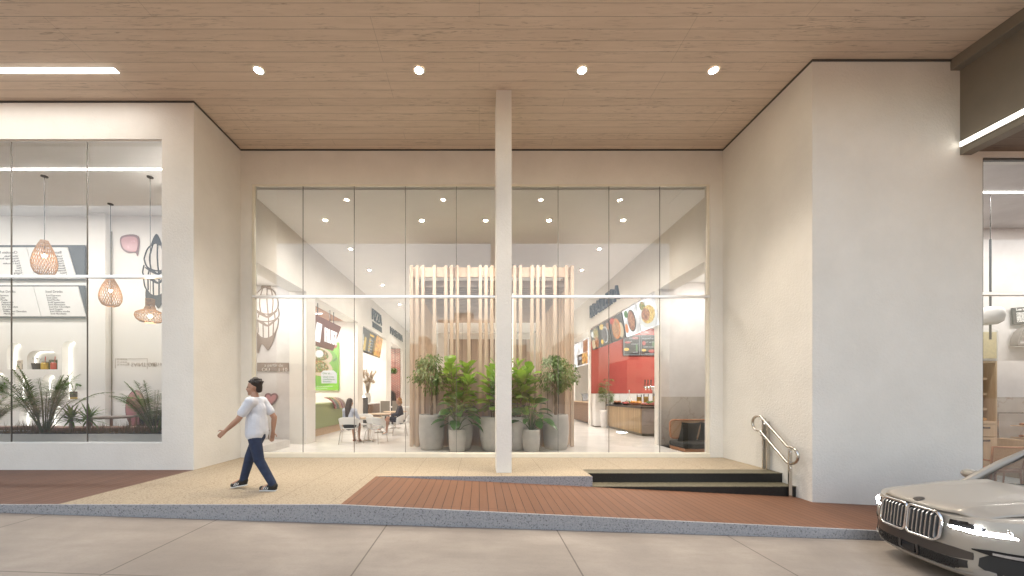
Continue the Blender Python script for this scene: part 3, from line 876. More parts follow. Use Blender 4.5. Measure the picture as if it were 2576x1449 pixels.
# ================================================================== CITY ACROSS THE STREET (seen in the glass)
def tower_mat(name, a, win):
    q = NT(name); x, y, z = q.xyz(q.obj())
    u = q.math('FRACT', q.math('DIVIDE', q.math('ADD', x, y), 3.2)); v = q.math('FRACT', q.math('DIVIDE', z, 3.0))
    wmask = q.math('MULTIPLY', q.math('MULTIPLY', q.math('GREATER_THAN', u, .3), q.math('LESS_THAN', u, .72)), q.math('MULTIPLY', q.math('GREATER_THAN', v, .32), q.math('LESS_THAN', v, .74)))
    q.set(col=q.mix(wmask, a, win), rough=.8)
    return q.m
TM = [tower_mat('brown_tower_facade', (.095, .078, .067), (.035, .03, .03)), tower_mat('grey_tower_facade', (.10, .094, .09), (.04, .04, .042)), tower_mat('sand_tower_facade', (.125, .108, .094), (.04, .038, .038))]
for lab, x0, x1, y, h, k in (
        ('broad brown apartment tower with stepped roof seen in the middle panes', -9, 3, -72, 18, 0),
        ('slim sand coloured tower left of the brown one', -16.5, -10.5, -78, 13.5, 2),
        ('low grey block at the left edge of the skyline', -27, -18, -66, 8.5, 1),
        ('tall brown tower right of the middle', 20, 29, -80, 14.5, 0),
        ('low sand coloured block far right in the skyline', 32, 46, -70, 9, 2),
        ('grey office block between the two brown towers', 6, 17, -90, 13, 1),
        ('long low brown block at the far left', -60, -32, -74, 6.5, 0),
        ('long low grey block at the far right', 50, 80, -74, 8, 1)):
    t = thing('apartment_tower', lab, 'building', ((x0 + x1) / 2, y, -3), group='city towers across the street')
    wd = (x1 - x0) / 2
    m = MB(); m.box(-wd, wd, -6, 6, 0, h + 3); m.build('tower_wall', TM[k], t)
    m = MB(); m.box(-wd * .45, wd * .3, -3, 3, h + 3, h + 5.2); m.build('roof_block', TM[(k + 1) % 3], t)
# ================================================================== KIT: plants, figures
def rv(a, b): return random.uniform(a, b)

def leaf(mb, p, d, L, W, droop=.4, segs=4, fold=.12, shape='oval', roll=0):
    p = Vector(p); d = Vector(d).normalized()
    side = d.cross(Vector((0, 0, 1)))
    if side.length < 1e-3: side = Vector((1, 0, 0))
    side.normalize()
    if roll: side = Matrix.Rotation(roll, 3, d) @ side
    vs = []; q = p.copy(); t = d.copy()
    for i in range(segs + 1):
        u = i / segs
        if shape == 'oval': w = math.sin(math.pi * min(1, u * .94 + .05)) ** .8
        elif shape == 'fiddle': w = (.35 + .65 * u) * math.sin(math.pi * min(1, u * .9 + .08)) ** .55
        elif shape == 'sword': w = (1 - u) ** .55 * min(1, .5 + u * 4)
        else: w = 1 - u
        w *= W / 2
        up = side.cross(t).normalized()
        c = math.cos(u * 7) * .0
        vs += [q - side * w + up * fold * w, q.copy(), q + side * w + up * fold * w]
        t = (t + Vector((0, 0, -1)) * droop / segs).normalized()
        q = q + t * L / segs
    fs = []
    for i in range(segs):
        a = i * 3
        fs += [(a, a + 1, a + 4, a + 3), (a + 1, a + 2, a + 5, a + 4)]
    mb.add(vs, fs, True)

def pot_parts(t, mt, r0, r1, r2, h, soil=True):
    """r0 foot, r1 belly, r2 rim"""
    m = MB()
    prof = [(r0 * .92, 0), (r0, .01)]
    for i in range(1, 9):
        u = i / 8
        prof.append((r0 * (1 - u) + r2 * u + (r1 - (r0 + r2) / 2) * math.sin(math.pi * u) , h * u))
    prof += [(r2 - .012, h + .003), (r2 - .025, h - .01), (r2 - .03, h - .06)]
    m.lathe(prof, 40, caps=False)
    m.lathe([(.001, 0.001), (r0 * .92, 0)], 40, caps=False)
    m.build('pot', mt, t)
    s = MB(); s.lathe([(.001, h - .03), (r2 * .5, h - .028), (r2 - .028, h - .045)], 24, caps=False); s.build('soil', M['soil'], t)

def ficus_tree(label, loc, sc, seed):
    random.seed(seed)
    t = thing('potted_tree', label, 'potted tree', loc, group='round ficus trees in grey pots', scale=sc)
    pot_parts(t, M['potgrey'], .29, .345, .325, .93)
    m = MB()
    for k in range(3):
        ph = k * 2.094
        m.tube([(.026 * math.cos(ph + z * 9), .026 * math.sin(ph + z * 9), .9 + z) for z in [i * .035 for i in range(22)]], .02, 7)
    for k in range(9):
        a = rv(0, 6.28); r_ = rv(.15, .34); z = rv(1.75, 2.3)
        m.tube([(0, 0, 1.5 + rv(0, .2)), (r_ * .4 * math.cos(a), r_ * .4 * math.sin(a), 1.5 + (z - 1.5) * .6), (r_ * math.cos(a), r_ * math.sin(a), z)], [.014, .009, .004], 5)
    m.build('trunk', M['bark'], t)
    f = MB()
    cl = []
    for k in range(58):
        while 1:
            v = Vector((rv(-1, 1), rv(-1, 1), rv(-1, 1)))
            if .35 < v.length < 1: break
        z = v.z
        rad = .55 * (1.0 if z < .1 else 1 - .45 * (z - .1))
        cl.append(Vector((v.x * rad, v.y * rad, 1.98 + z * (.56 if z > 0 else .40))))
    for c in cl:
        for j in range(random.randint(28, 44)):
            o = Vector((rv(-1, 1), rv(-1, 1), rv(-1, 1))) * .115
            p = c + o
            d = Vector((p.x, p.y, (p.z - 1.9) * .3 - .35)).normalized() + Vector((rv(-.6, .6), rv(-.6, .6), rv(-.6, .3)))
            leaf(f, p, d, rv(.06, .10), rv(.026, .042), .5, 2, .25, 'oval', rv(-1, 1))
    f.build('foliage', M['ficus'], t, fix=False)
    return t

def fiddle_tree(label, loc, sc, seed, h=1.35, n=3):
    random.seed(seed)
    t = thing('potted_fiddle_leaf_plant', label, 'potted plant', loc, group='fiddle leaf plants in tall taupe pots', scale=sc)
    pot_parts(t, M['pot'], .26, .345, .32, .88)
    st = MB(); f = MB()
    for k in range(n):
        a0 = rv(0, 6.28); lx, ly = .19 * math.cos(a0 + k * 1.3), .19 * math.sin(a0 + k * 1.3)
        hh = h * rv(.72, 1.05)
        path = [(lx * .4 + lx * u * 1.6, ly * .4 + ly * u * 1.6, .85 + hh * u) for u in (0, .3, .6, 1)]
        st.tube(path, [.013, .011, .009, .006], 6)
        nl = int(21 * hh / 1.2)
        for j in range(nl):
            u = .12 + .88 * j / nl
            b = Vector((lx * .4 + lx * u * 1.6, ly * .4 + ly * u * 1.6, .85 + hh * u))
            a = j * 2.4 + rv(-.3, .3)
            el = rv(-.1, .5) + u * .8
            d = Vector((math.cos(a) * math.cos(el), math.sin(a) * math.cos(el), math.sin(el)))
            L = rv(.34, .48) * (1.0 - .15 * u)
            leaf(f, b + d * .03, d, L, L * rv(.70, .88), rv(.4, 1.0), 6, rv(.05, .3), 'fiddle', rv(-.5, .5))
    st.build('stem', M['bark'], t)
    f.build('foliage', M['fiddle'], t, fix=False)
    return t

def broad_plant(label, loc, sc, seed):
    random.seed(seed)
    t = thing('potted_broad_leaf_plant', label, 'potted plant', loc, group='broad leaf plants in small taupe pots', scale=sc)
    pot_parts(t, M['pot'], .18, .225, .212, .58)
    st = MB(); f = MB()
    for j in range(24):
        a = j * 2.4 + rv(-.3, .3); u = j / 23
        out = .10 + .26 * (1 - u) + rv(-.04, .04); z = .72 + .62 * u + rv(-.05, .05)
        e = Vector((out * math.cos(a), out * math.sin(a), z))
        st.tube([(.03 * math.cos(a), .03 * math.sin(a), .54), (out * .45 * math.cos(a), out * .45 * math.sin(a), .54 + (z - .54) * .65), e], [.009, .007, .005], 5)
        el = -.2 + 1.0 * u
        d = Vector((math.cos(a) * math.cos(el), math.sin(a) * math.cos(el), math.sin(el)))
        L = rv(.32, .44)
        leaf(f, e, d, L, L * rv(.52, .66), rv(.5, 1.0), 5, rv(.15, .4), 'oval', rv(-.5, .5))
    st.build('stem', M['stem'], t)
    f.build('foliage', M['broad'], t, fix=False)
    return t

def palm_frond(f, st, base, az, el, L, n=26, wl=.22, droop=1.1):
    d = Vector((math.cos(az) * math.cos(el), math.sin(az) * math.cos(el), math.sin(el)))
    q = Vector(base); t = d.copy(); pts = [q.copy()]; dirs = [t.copy()]
    for i in range(n):
        u = i / n
        t = (t + Vector((0, 0, -1)) * droop / n * (u * 1.6)).normalized()
        q = q + t * L / n
        pts.append(q.copy()); dirs.append(t.copy())
    st.tube(pts[::3] + [pts[-1]], [.011 * (1 - .8 * k / (len(pts[::3]))) for k in range(len(pts[::3]) + 1)], 5)
    for i in range(int(n * .28), n + 1):
        u = (i / n - .28) / .72
        w = wl * (math.sin(math.pi * min(1, u * .82 + .16)) ** .7)
        tt = dirs[i]; s = tt.cross(Vector((0, 0, 1)))
        if s.length < 1e-3: continue
        s.normalize(); up = s.cross(tt)
        for sg in (-1, 1):
            dd = (s * sg * .9 + tt * .55 + up * .12 + Vector((rv(-.08, .08), rv(-.08, .08), rv(-.1, .1)))).normalized()
            leaf(f, pts[i], dd, w * rv(.9, 1.1), .026, .5, 3, .3, 'sword')

def palm(label, loc, sc, seed, n=17, L=1.15, spread=(0, 6.28)):
    random.seed(seed)
    t = thing('palm_plant', label, 'palm', loc, scale=sc, group='palms behind the cafe window')
    f = MB(); st = MB()
    for k in range(n):
        az = spread[0] + (spread[1] - spread[0]) * (k + rv(-.3, .3)) / n
        el = rv(.95, 1.5)
        b = Vector((.05 * math.cos(az), .05 * math.sin(az), 0))
        palm_frond(f, st, b, az, el, L * rv(.8, 1.1), 36, .27, rv(1.1, 2.0))
    st.build('stalks', M['stem'], t)
    f.build('fronds', M['palm'], t, fix=False)
    return t

# ---- figures: overlapping tapered volumes melted into one continuous skin
def cap(mb, a, b, ra, rb, n=14, flat=1.0):
    a = Vector(a); b = Vector(b); L = (b - a).length
    ax = (b - a).normalized()
    pts = []; rs = []
    for k in range(5):
        an = math.pi / 2 * (k / 5); pts.append(a - ax * ra * math.cos(an)); rs.append(max(.0008, ra * math.sin(an)))
    for k in range(5):
        u = k / 4; pts.append(a.lerp(b, u)); rs.append(ra + (rb - ra) * u)
    for k in range(1, 6):
        an = math.pi / 2 * (1 - k / 5); pts.append(b + ax * rb * math.cos(an)); rs.append(max(.0008, rb * math.sin(an)))
    mb.tube(pts, rs, n, flat=flat)

def melt(mb, name, mt, parent, voxel=.012, smooth=6):
    me = mb.mesh(False)
    o = bpy.data.objects.new('tmp', me); COL.objects.link(o)
    r = o.modifiers.new('r', 'REMESH'); r.mode = 'VOXEL'; r.voxel_size = voxel; r.adaptivity = 0
    s = o.modifiers.new('s', 'SMOOTH'); s.iterations = smooth; s.factor = .5
    return bake(o, name, mt, parent)

def head(mb, c, face, r=.105):
    """head with brow, nose, chin, ears; face = unit vector the face looks along"""
    c = Vector(c); f = Vector(face).normalized(); up = Vector((0, 0, 1)); s = f.cross(up).normalized()
    Mx = Matrix((( s.x, f.x, up.x, c.x), (s.y, f.y, up.y, c.y), (s.z, f.z, up.z, c.z), (0, 0, 0, 1)))
    k = r / .105
    def P(x, y, z): return (x * k, y * k, z * k)
    mb.ball((0, 0, 0), 1, 20, 14, mx=Mx @ Matrix.Translation(P(0, -.012, .03)) @ Matrix.Diagonal((.077 * k, .096 * k, .092 * k, 1)))
    mb.ball((0, 0, 0), 1, 18, 12, mx=Mx @ Matrix.Translation(P(0, .028, -.04)) @ Matrix.Diagonal((.060 * k, .062 * k, .078 * k, 1)))
    mb.ball((0, 0, 0), 1, 12, 8, mx=Mx @ Matrix.Translation(P(0, .062, -.098)) @ Matrix.Diagonal((.03 * k, .026 * k, .024 * k, 1)))
    mb.ball((0, 0, 0), 1, 10, 8, mx=Mx @ Matrix.Translation(P(0, .096, -.022)) @ Matrix.Diagonal((.015 * k, .024 * k, .018 * k, 1)))
    mb.ball((0, 0, 0), 1, 10, 8, mx=Mx @ Matrix.Translation(P(0, .088, .002)) @ Matrix.Diagonal((.011 * k, .014 * k, .032 * k, 1)))
    mb.ball((0, 0, 0), 1, 10, 8, mx=Mx @ Matrix.Translation(P(0, .083, -.06)) @ Matrix.Diagonal((.026 * k, .014 * k, .012 * k, 1)))
    for q in (-1, 1):
        mb.ball((0, 0, 0), 1, 10, 8, mx=Mx @ Matrix.Translation(P(q * .078, -.012, -.012)) @ Matrix.Diagonal((.010 * k, .018 * k, .032 * k, 1)))
        mb.ball((0, 0, 0), 1, 10, 8, mx=Mx @ Matrix.Translation(P(q * .04, .062, -.035)) @ Matrix.Diagonal((.024 * k, .026 * k, .024 * k, 1)))
    return Mx, k

def eyes(Mx, k, parent):
    for q in (-1, 1):
        m = MB(); m.ball((0, 0, 0), 1, 10, 8, mx=Mx @ Matrix.Translation((q * .031 * k, .080 * k, .004 * k)) @ Matrix.Diagonal((.012 * k, .008 * k, .007 * k, 1)))
        m.build('eye', M['eye'], parent)

def hand(mb, w, d, palmn, r=.9, curl=.5, thumb=1):
    """w wrist, d pointing direction, palmn palm normal"""
    w = Vector(w); d = Vector(d).normalized(); n = Vector(palmn); n = (n - d * n.dot(d)).normalized(); s = d.cross(n).normalized() * thumb
    for o in (-.026, -.009, .009, .026):
        cap(mb, w + s * o * .6 * r, w + d * .085 * r + s * o * r, .016 * r, .013 * r, 8)
    for i, (o, L) in enumerate(((.030, .062), (.011, .074), (-.009, .070), (-.028, .056))):
        b = w + d * .088 * r + s * o * r; c = curl * (1 + .15 * i)
        q = b; dd = d
        for j, f in enumerate((.46, .30, .24)):
            dd = (Matrix.Rotation(-c * (.55 if j == 0 else .9) * .6, 3, s * thumb) @ dd)
            if dd.dot(n) < d.dot(n) - .01: pass
            e = q + dd * L * f * r * 1.15
            cap(mb, q, e, .0085 * r, .0072 * r, 8); q = e
    b = w + d * .025 * r + s * .026 * r
    m_ = b + (s * .75 + d * .65).normalized() * .04 * r
    cap(mb, b, m_, .012 * r, .010 * r, 8)
    cap(mb, m_, m_ + (d * .95 + s * .3 + n * .2).normalized() * .032 * r, .010 * r, .008 * r, 8)
# ================================================================== THINGS IN THE HALL (small frame, enlarged by K)
def hthing(name, label, cat, loc, rz=0, group=None):
    return thing(name, label, cat, hk(*loc), rz, group, K)
ZF = FL
def text_fit(s, w, h, mt, parent, loc, rot, depth=.05, bold=.01, name='letters', mirror=None):
    me = text_mesh(s, 1, depth, bold=bold)
    xs = [v.co.x for v in me.vertices]; ys = [v.co.y for v in me.vertices]
    x0, x1, y0, y1 = min(xs), max(xs), min(ys), max(ys)
    for v in me.vertices:
        v.co.x = (v.co.x - x0) / (x1 - x0) * w; v.co.y = (v.co.y - y0) / (y1 - y0) * h
        if mirror: v.co.x = w - v.co.x
    me.name = name
    return link_mesh(name, me, mt, parent, loc, rot)
RL, RRt = (R(90), 0, R(90)), (R(90), 0, R(-90))      # lettering on the left / right wall of the hall

# ---- timber slat screen
t = hthing('slat_screen', 'tall pale timber slat enclosure behind the potted plants', 'slat screen', (.36, 10.77, ZF))
x0 = -2.31
HS = 5.10
def slatx(i): return x0 + .045 + i * 4.53 / 28
for i in (0, 1, 2, 4, 6, 7, 8, 10, 12, 13, 14, 15, 17, 18, 19, 21, 22, 23, 25, 27, 28):
    m = MB(); m.box(slatx(i) - .045, slatx(i) + .045, -.045, .045, 0, HS); m.build('slat', M['slat'], t, .004)
for y in [.42 * k for k in range(1, 15)]:
    for x in (slatx(0), slatx(28)):
        m = MB(); m.box(x - .045, x + .045, y - .04, y + .04, 0, HS); m.build('slat', M['slat'], t)
m = MB()
m.box(x0 + .05, 2.26, .05, .11, HS - .30, HS - .03); m.box(x0 + .05, 2.26, 6.1, 6.16, HS - .30, HS - .03)
m.box(x0, x0 + .09, .12, 6.1, HS - .30, HS - .05); m.box(2.22, 2.31, .12, 6.1, HS - .30, HS - .05)
m.build('top_beam', M['slat'], t)
m = MB()
for k in range(26): m.box(x0 + .1, 2.21, .28 + k * .22, .33 + k * .22, HS - .52, HS - .34)
m.build('louvre', M['louvre'], t)
m = MB(); m.box(x0 + .1, 2.21, .20, .25, 0, 2.05); m.build('wood_panel', M['panelwood'], t)
m = MB(); m.box(x0 + .9, 1.5, 2.6, 2.7, 0, 3.4); m.build('wood_panel', M['panelwood'], t)
m = MB(); m.box(.62, .66, .30, .34, .3, 4.4); m.build('lit_edge', M['ledwarm'], t)

for lab, x, sy in (('left', -.95, 1), ('right', 1.55, 1)):
    tr = hthing('track_spotlights', 'black track with spotlights hanging %s of the middle behind the slats' % lab, 'track light', (x, 19, 3.2))
    m = MB(); m.box(-.02, .02, -3.6, 3.6, 0, .04); m.build('track', M['black'], tr)
    for k in range(6):
        y = -3.2 + k * 1.2
        m = MB(); m.tube([(0, y, 0), (0, y, -.06)], .012, 6); m.tube([(-.02, y + .05, -.07), (.05, y - .12, -.13)], .042, 10); m.build('spot_head', M['black'], tr)
    for y in (-3, 3):
        m = MB(); m.tube([(0, y, .04), (0, y, ZH - 3.2)], .004, 5); m.build('wire', M['black'], tr)

# ---- plants in front of the screen
ficus_tree('round ficus tree with braided trunk in the left grey pot', hk(-1.28, 10.3, ZF), K, 3)
ficus_tree('round ficus tree with braided trunk in the right grey pot', hk(2.07, 10.3, ZF), K, 11)
fiddle_tree('fiddle leaf plant between the left ficus tree and the pillar, at the back', hk(-.50, 10.33, ZF), K, 5, 1.5, 5)
fiddle_tree('fiddle leaf plant whose taupe pot is half hidden by the left edge of the pillar', hk(.36, 10.06, ZF), K, 6, 1.4, 5)
fiddle_tree('fiddle leaf plant just right of the pillar behind the small pot', hk(1.02, 10.2, ZF), K, 8, 1.4, 5)
broad_plant('dark broad leaf plant in the small taupe pot left of the pillar', hk(-.55, 9.72, ZF), K, 21)
broad_plant('dark broad leaf plant in the small taupe pot right of the pillar', hk(1.33, 9.72, ZF), K, 25)

# ---- recess with the cone mural
def blob(mb, pts, y0, y1): mb.prism(pts, 'y', y0, y1)
def smoothpoly(pts, n=6):
    out = []; N = len(pts)
    for i in range(N):
        p0, p1, p2, p3 = [Vector(pts[(i + k) % N]) for k in (-1, 0, 1, 2)]
        for j in range(n):
            u = j / n
            out.append(tuple(.5 * ((2 * p1) + (-p0 + p2) * u + (2 * p0 - 5 * p1 + 4 * p2 - p3) * u * u + (-p0 + 3 * p1 - 3 * p2 + p3) * u ** 3)))
    return out
def cone_mural(name, label, loc, s, ink, fill, sc=1, lip=False):
    t = thing(name, label, 'mural', loc, scale=sc)
    sh = MB()
    sh.prism(smoothpoly([(-.36, .9), (-.22, 1.25), (0, 1.35), (.22, 1.22), (.34, .9), (.36, .55), (.28, .1), (.1, -.15), (-.1, -.16), (-.3, .08), (-.38, .5)]), 'y', -.004, 0)
    sh.build('scoop_fill', fill, t)
    k = MB()
    def ln(p, r=.012): k.tube([(x, -.008, z) for x, z in p], r, 5, flat=.4)
    for p in ([(-.36, .9), (-.25, 1.2), (0, 1.36), (.23, 1.22), (.35, .9), (.30, .68), (.12, .56), (-.1, .58), (-.28, .68), (-.36, .9)],
              [(-.36, .72), (-.40, .5), (-.3, .38), (-.05, .33), (.2, .36), (.37, .5), (.36, .72)],
              [(-.38, .42), (-.34, .12), (-.2, -.1), (0, -.17), (.2, -.08), (.33, .14), (.37, .42)],
              [(-.1, 1.33), (-.2, .95), (-.16, .6)], [(.03, 1.35), (.02, .95), (.05, .57)], [(.14, 1.3), (.2, .95), (.17, .58)],
              [(-.2, .63), (-.24, .45)], [(.05, .56), (.07, .35)], [(.24, .62), (.26, .42)],
              [(-.25, .36), (-.24, .0)], [(-.1, .33), (-.09, -.14)], [(.07, .33), (.07, -.14)], [(.22, .37), (.2, -.06)]):
        ln(smoothline(p), .014 * s)
    k.build('ink_lines', ink, t)
    d = MB()
    d.prism(smoothpoly([(-.16, 1.32), (0, 1.62), (.15, 1.32), (.06, 1.29), (-.06, 1.36)]), 'y', -.014, -.002)
    d.prism(smoothpoly([(-.34, .66), (-.1, .58), (.02, .5), (.14, .56), (.34, .66), (.2, .53), (.04, .44), (-.18, .53)]), 'y', -.014, -.002)
    d.prism(smoothpoly([(-.36, .42), (-.1, .33), (.04, .24), (.18, .33), (.37, .44), (.22, .3), (.04, .18), (-.2, .3)]), 'y', -.014, -.002)
    d.prism(smoothpoly([(-.3, .02), (-.1, -.16), (.2, -.1), (.3, .05), (.2, -.28), (.06, -.52), (-.04, -.42), (-.14, -.35), (-.24, -.62), (-.3, -.4)]), 'y', -.014, -.002)
    d.build('drips', ink, t)
    if lip:
        m = MB(); m.prism(smoothpoly([(-1.0, 1.55), (-.52, 1.55), (-.54, 1.0), (-.62, 1.08), (-.85, 1.08), (-1.02, 1.25)]), 'y', -.012, 0); m.build('outline', M['pinkdark'], t)
        m = MB(); m.prism(smoothpoly([(-.96, 1.5), (-.57, 1.5), (-.58, 1.12), (-.85, 1.14), (-.98, 1.28)]), 'y', -.02, -.012); m.build('pink_shape', M['pink'], t)
    return t
def smoothline(p, n=5):
    out = []
    q = [p[0]] + list(p) + [p[-1]]
    for i in range(len(p) - 1):
        p0, p1, p2, p3 = [Vector(v) for v in q[i:i + 4]]
        for j in range(n):
            u = j / n
            out.append(tuple(.5 * ((2 * p1) + (-p0 + p2) * u + (2 * p0 - 5 * p1 + 4 * p2 - p3) * u * u + (-p0 + 3 * p1 - 3 * p2 + p3) * u ** 3)))
    return out + [tuple(p[-1])]
cone_mural('cone_mural', 'taupe line mural of a dripping ice cream on the recess wall', hk(-6.32, 11.34, 3.35), 1.2, M['greyink'], M['artfill'], K)
t = hthing('wall_sign', 'taupe lettered band painted for a reflection low on the mural wall', 'sign', (-6.15, 11.34, 2.2))  # band and text stand in for an upside-down reflection
m = MB(); m.box(-.55, .5, -.01, 0, -.0, .26); m.build('band', M['greyink'], t)
texts([('a partir de', .13, -.22, -.11 + .25), ('OU', .16, -.3, .0), ('1 10', .16, .18, .0)], M['artfill'], t, (R(90), 0, 0), depth=.02).location = (0, -.012, 0)
t = hthing('heart_ornament', 'pink heart ornament fixed to the mural wall above the chair', 'heart', (-6.15, 11.33, 1.40))
m = MB(); m.tube([(.17 * math.sin(a) ** 3 * 1.0, -.03, .012 * (13 * math.cos(a) - 5 * math.cos(2 * a) - 2 * math.cos(3 * a))) for a in [i * 6.283 / 28 for i in range(28)]], .028, 8, closed=True); m.build('rim', M['pinkdark'], t)
m = MB(); m.prism([(.15 * math.sin(a) ** 3, .0105 * (13 * math.cos(a) - 5 * math.cos(2 * a) - 2 * math.cos(3 * a))) for a in [i * 6.283 / 28 for i in range(28)]], 'y', -.045, -.01); m.build('body', M['pink'], t)

def wood_chair(label, loc, rz, sc, group=None, mt='darkwood'):
    t = thing('wooden_chair', label, 'chair', loc, rz, group, sc)
    m = MB(); m.grid(lambda u, v: (-.23 + .46 * u, -.22 + .44 * v, .45 - .03 * math.sin(math.pi * u) * math.sin(math.pi * v)), 8, 8); o = m.build('seat', M[mt], t, solid=.03)
    m = MB(); m.tube([(-.24, .20, .74), (-.2, .27, .76), (0, .30, .77), (.2, .27, .76), (.24, .20, .74)], [.018, .03, .04, .03, .018], 8, flat=.5); m.build('backrest', M[mt], t)
    for x, y, h in ((-.2, -.2, .44), (.2, -.2, .44), (-.2, .21, .74), (.2, .21, .74)):
        m = MB(); m.tube([(x * 1.12, y * 1.1, 0), (x, y, .44)] + ([(x * 1.08, y * 1.05, h)] if h > .5 else []), [.011, .017, .014][:3 if h > .5 else 2], 8); m.build('leg', M[mt], t)
    return t
wood_chair('dark wooden chair with curved back rail below the cone mural', hk(-6.25, 10.75, ZF), R(150), K)

# ---- FRUIST stall
t = hthing('hanging_sign', 'maroon slanted FRUIST sign board hanging over the green counter', 'sign', (-5.35, 13.2, 3.6))
m = MB(); m.prism([(-1.0, .54), (1.62, .54), (.80, -.48), (-1.7, -.48)], 'x', -.04, .0); m.build('board', M['maroon'], t)
text_fit('FRUIST', 1.12, .5, M['whiletext'], t, (.02, .0, -.26), RL, .03, .006)
m = MB(); m.prism([(-.62, .30), (-.22, .30), (-.40, -.34), (-.86, -.34)], 'x', .005, .02); m.build('white_block', M['whiletext'], t)
for y in (-.5, .55, .9):
    m = MB(); m.tube([(-.02, y, .54), (-.02, y, 1.02)], .012, 6); m.build('rod', M['black'], t)

t = hthing('poster', 'lime green poster with wraps and a speech bubble behind the green counter', 'poster', (-6.6, 16.05, 1.70))
m = MB(); m.box(-.75, .71, -.03, 0, 0, 2.01); m.build('panel', M['scr_lime'], t)
m = MB(); m.prism(smoothpoly([(-.75, 1.0), (-.1, 1.9), (.7, 1.3), (.4, .3), (-.5, .2)]), 'y', -.033, -.029); m.build('glow_shape', M['scr_lime2'], t)
def disc(mb, cx_, cz_, rx, rz_, y0, y1, n=24, tilt=0):
    mb.prism([(cx_ + rx * math.cos(a) * math.cos(tilt) - rz_ * math.sin(a) * math.sin(tilt), cz_ + rx * math.cos(a) * math.sin(tilt) + rz_ * math.sin(a) * math.cos(tilt)) for a in [i * 6.2832 / n for i in range(n)]], 'y', y0, y1)
for cz_, nm in ((1.48, 'wrap'), (.98, 'wrap')):
    m = MB(); disc(m, -.15, cz_ - .02, .62, .36, -.040, -.032, tilt=-.25); w_ = m.build('wrap', M['pr_cream'], t)
    m = MB(); disc(m, -.18, cz_ + .03, .48, .26, -.048, -.039, tilt=-.25); m.build('filling', M['scr_salad'], w_)
    if cz_ > 1.2:
        m = MB(); disc(m, -.10, cz_ + .04, .18, .16, -.054, -.047); m.build('egg', M['pr_white'], w_)
m = MB(); disc(m, .50, 1.88, .15, .14, -.042, -.029); m.build('tomato', M['pr_red'], t)
m = MB(); disc(m, -.08, 1.83, .16, .06, -.056, -.048, tilt=.6); disc(m, .55, 1.27, .12, .04, -.04, -.030, tilt=.7); m.build('leaf_print', M['pr_green'], t)
m = MB(); m.prism([(.0, .28), (.64, .28), (.64, .70), (.50, .82), (.08, .82), (-.02, .72)], 'y', -.058, -.030); m.build('speech_bubble', M['pr_white'], t)
q = texts([('Diz ai...', .13, .05, .66), ('Qual a sua', .11, .05, .52), ('combinacao', .11, .05, .42), ('favorita?', .11, .05, .32)], M['pr_green'], t, depth=.01); q.location = (0, -.062, 0)
q = texts([('Peca aqui o seu wrap preferido', .07, -.42, .13), ('feito na hora para voce', .07, -.42, .05)], M['pr_white'], t, depth=.01); q.location = (0, -.036, 0)

t = hthing('service_counter', 'sage green service counter with ribbed plinth at the left stall', 'counter', (-5.65, 14.2, ZF))
m = MB(); m.box(-.6, 0, -2.2, 1.75, .27, 1.08); m.build('front_panel', M['green'], t, .01)
m = MB(); m.box(-.65, .04, -2.25, 1.8, 1.08, 1.14); m.build('counter_top', M['green'], t, .012)
m = MB()
for k in range(44): m.cyl((-.05, -2.14 + k * .09, 0), .03, 0, .27, 8)
m.box(-.55, -.07, -2.18, 1.74, 0, .27); m.build('ribbed_plinth', M['tabletop'], t)
t = hthing('fruit_display', 'curved glass display of striped fruit on the end of the green counter', 'display case', (-5.62, 15.2, ZF + 1.14))
for k in range(5):
    m = MB()
    m.grid(lambda u, v: (.10 - .42 * (1 - math.cos(u * 1.5)) , -.62 + k * .26 + .22 * v, -.22 + .42 * math.sin(u * 1.5)), 8, 2)
    m.build('fruit_row', M[('meatred', 'greenfood', 'orangefood', 'meatred', 'fooddish')[k]], t, solid=.02)
m = MB(); m.grid(lambda u, v: (.15 - .47 * (1 - math.cos(u * 1.5)), -.66 + 1.35 * v, -.24 + .48 * math.sin(u * 1.5)), 10, 1); m.build('curved_glass', M['clearglass'], t)
t = hthing('juice_machine', 'red and black juice machine on the green counter', 'machine', (-5.85, 12.5, ZF + 1.14))
m = MB(); m.prism([(-.3, 0), (.32, 0), (.30, .55), (.05, .72), (-.3, .72)], 'y', -.32, .32); m.build('body', M['redpanel'], t, .03)
m = MB(); m.prism([(.325, .06), (.322, .5), (.305, .56), (.36, .06)], 'y', -.2, .3); m.build('front_window', M['black'], t)
m = MB(); m.lathe([(.10, .72), (.16, .80), (.07, .95), (.17, 1.22), (.18, 1.24)], 16, caps=False); m.build('hopper', M['black'], t)

# ---- PIZZA stall
t = hthing('wall_letters', 'dark raised PIZZA letters with a smaller line on the left wall', 'sign', (XL, 18.1, 4.7))
text_fit('PIZZA', 1.72, .52, M['charcoal'], t, (.05, 0, .38), RL, .05, .004)
text_fit('TRADICIONAL', 1.72, .26, M['charcoal'], t, (.05, 0, .02), RL, .05, .0, 'small_letters')
t = hthing('menu_screen', 'black menu screen with yellow lettering in the pizza stall opening', 'screen', (XL - .12, 18.9, 4.05))
m = MB(); m.prism([(-2.0, .50), (1.85, .50), (1.2, -.62), (-2.0, -.62)], 'x', -.05, 0); m.build('screen', M['scr_dark'], t)
m = MB(); m.prism([(.55, .46), (1.78, .46), (1.17, -.58), (-.02, -.58)], 'x', .0, .012); m.build('pizza_picture', M['scr_pizza'], t)
m = MB()
for z in (.18, -.08): m.prism([(-1.98, z), (-1.62, z), (-1.68, z - .22), (-1.98, z - .22)], 'x', 0, .012)
m.build('white_fields', M['pr_white'], t)
m = MB(); m.prism([(-1.45, .1), (-1.2, .1), (-1.42, -.52), (-1.75, -.52)], 'x', 0, .012); m.build('fries_picture', M['scr_fries'], t)
L_ = [('Sanduiche', .17, -.62, .28)]
L2 = []
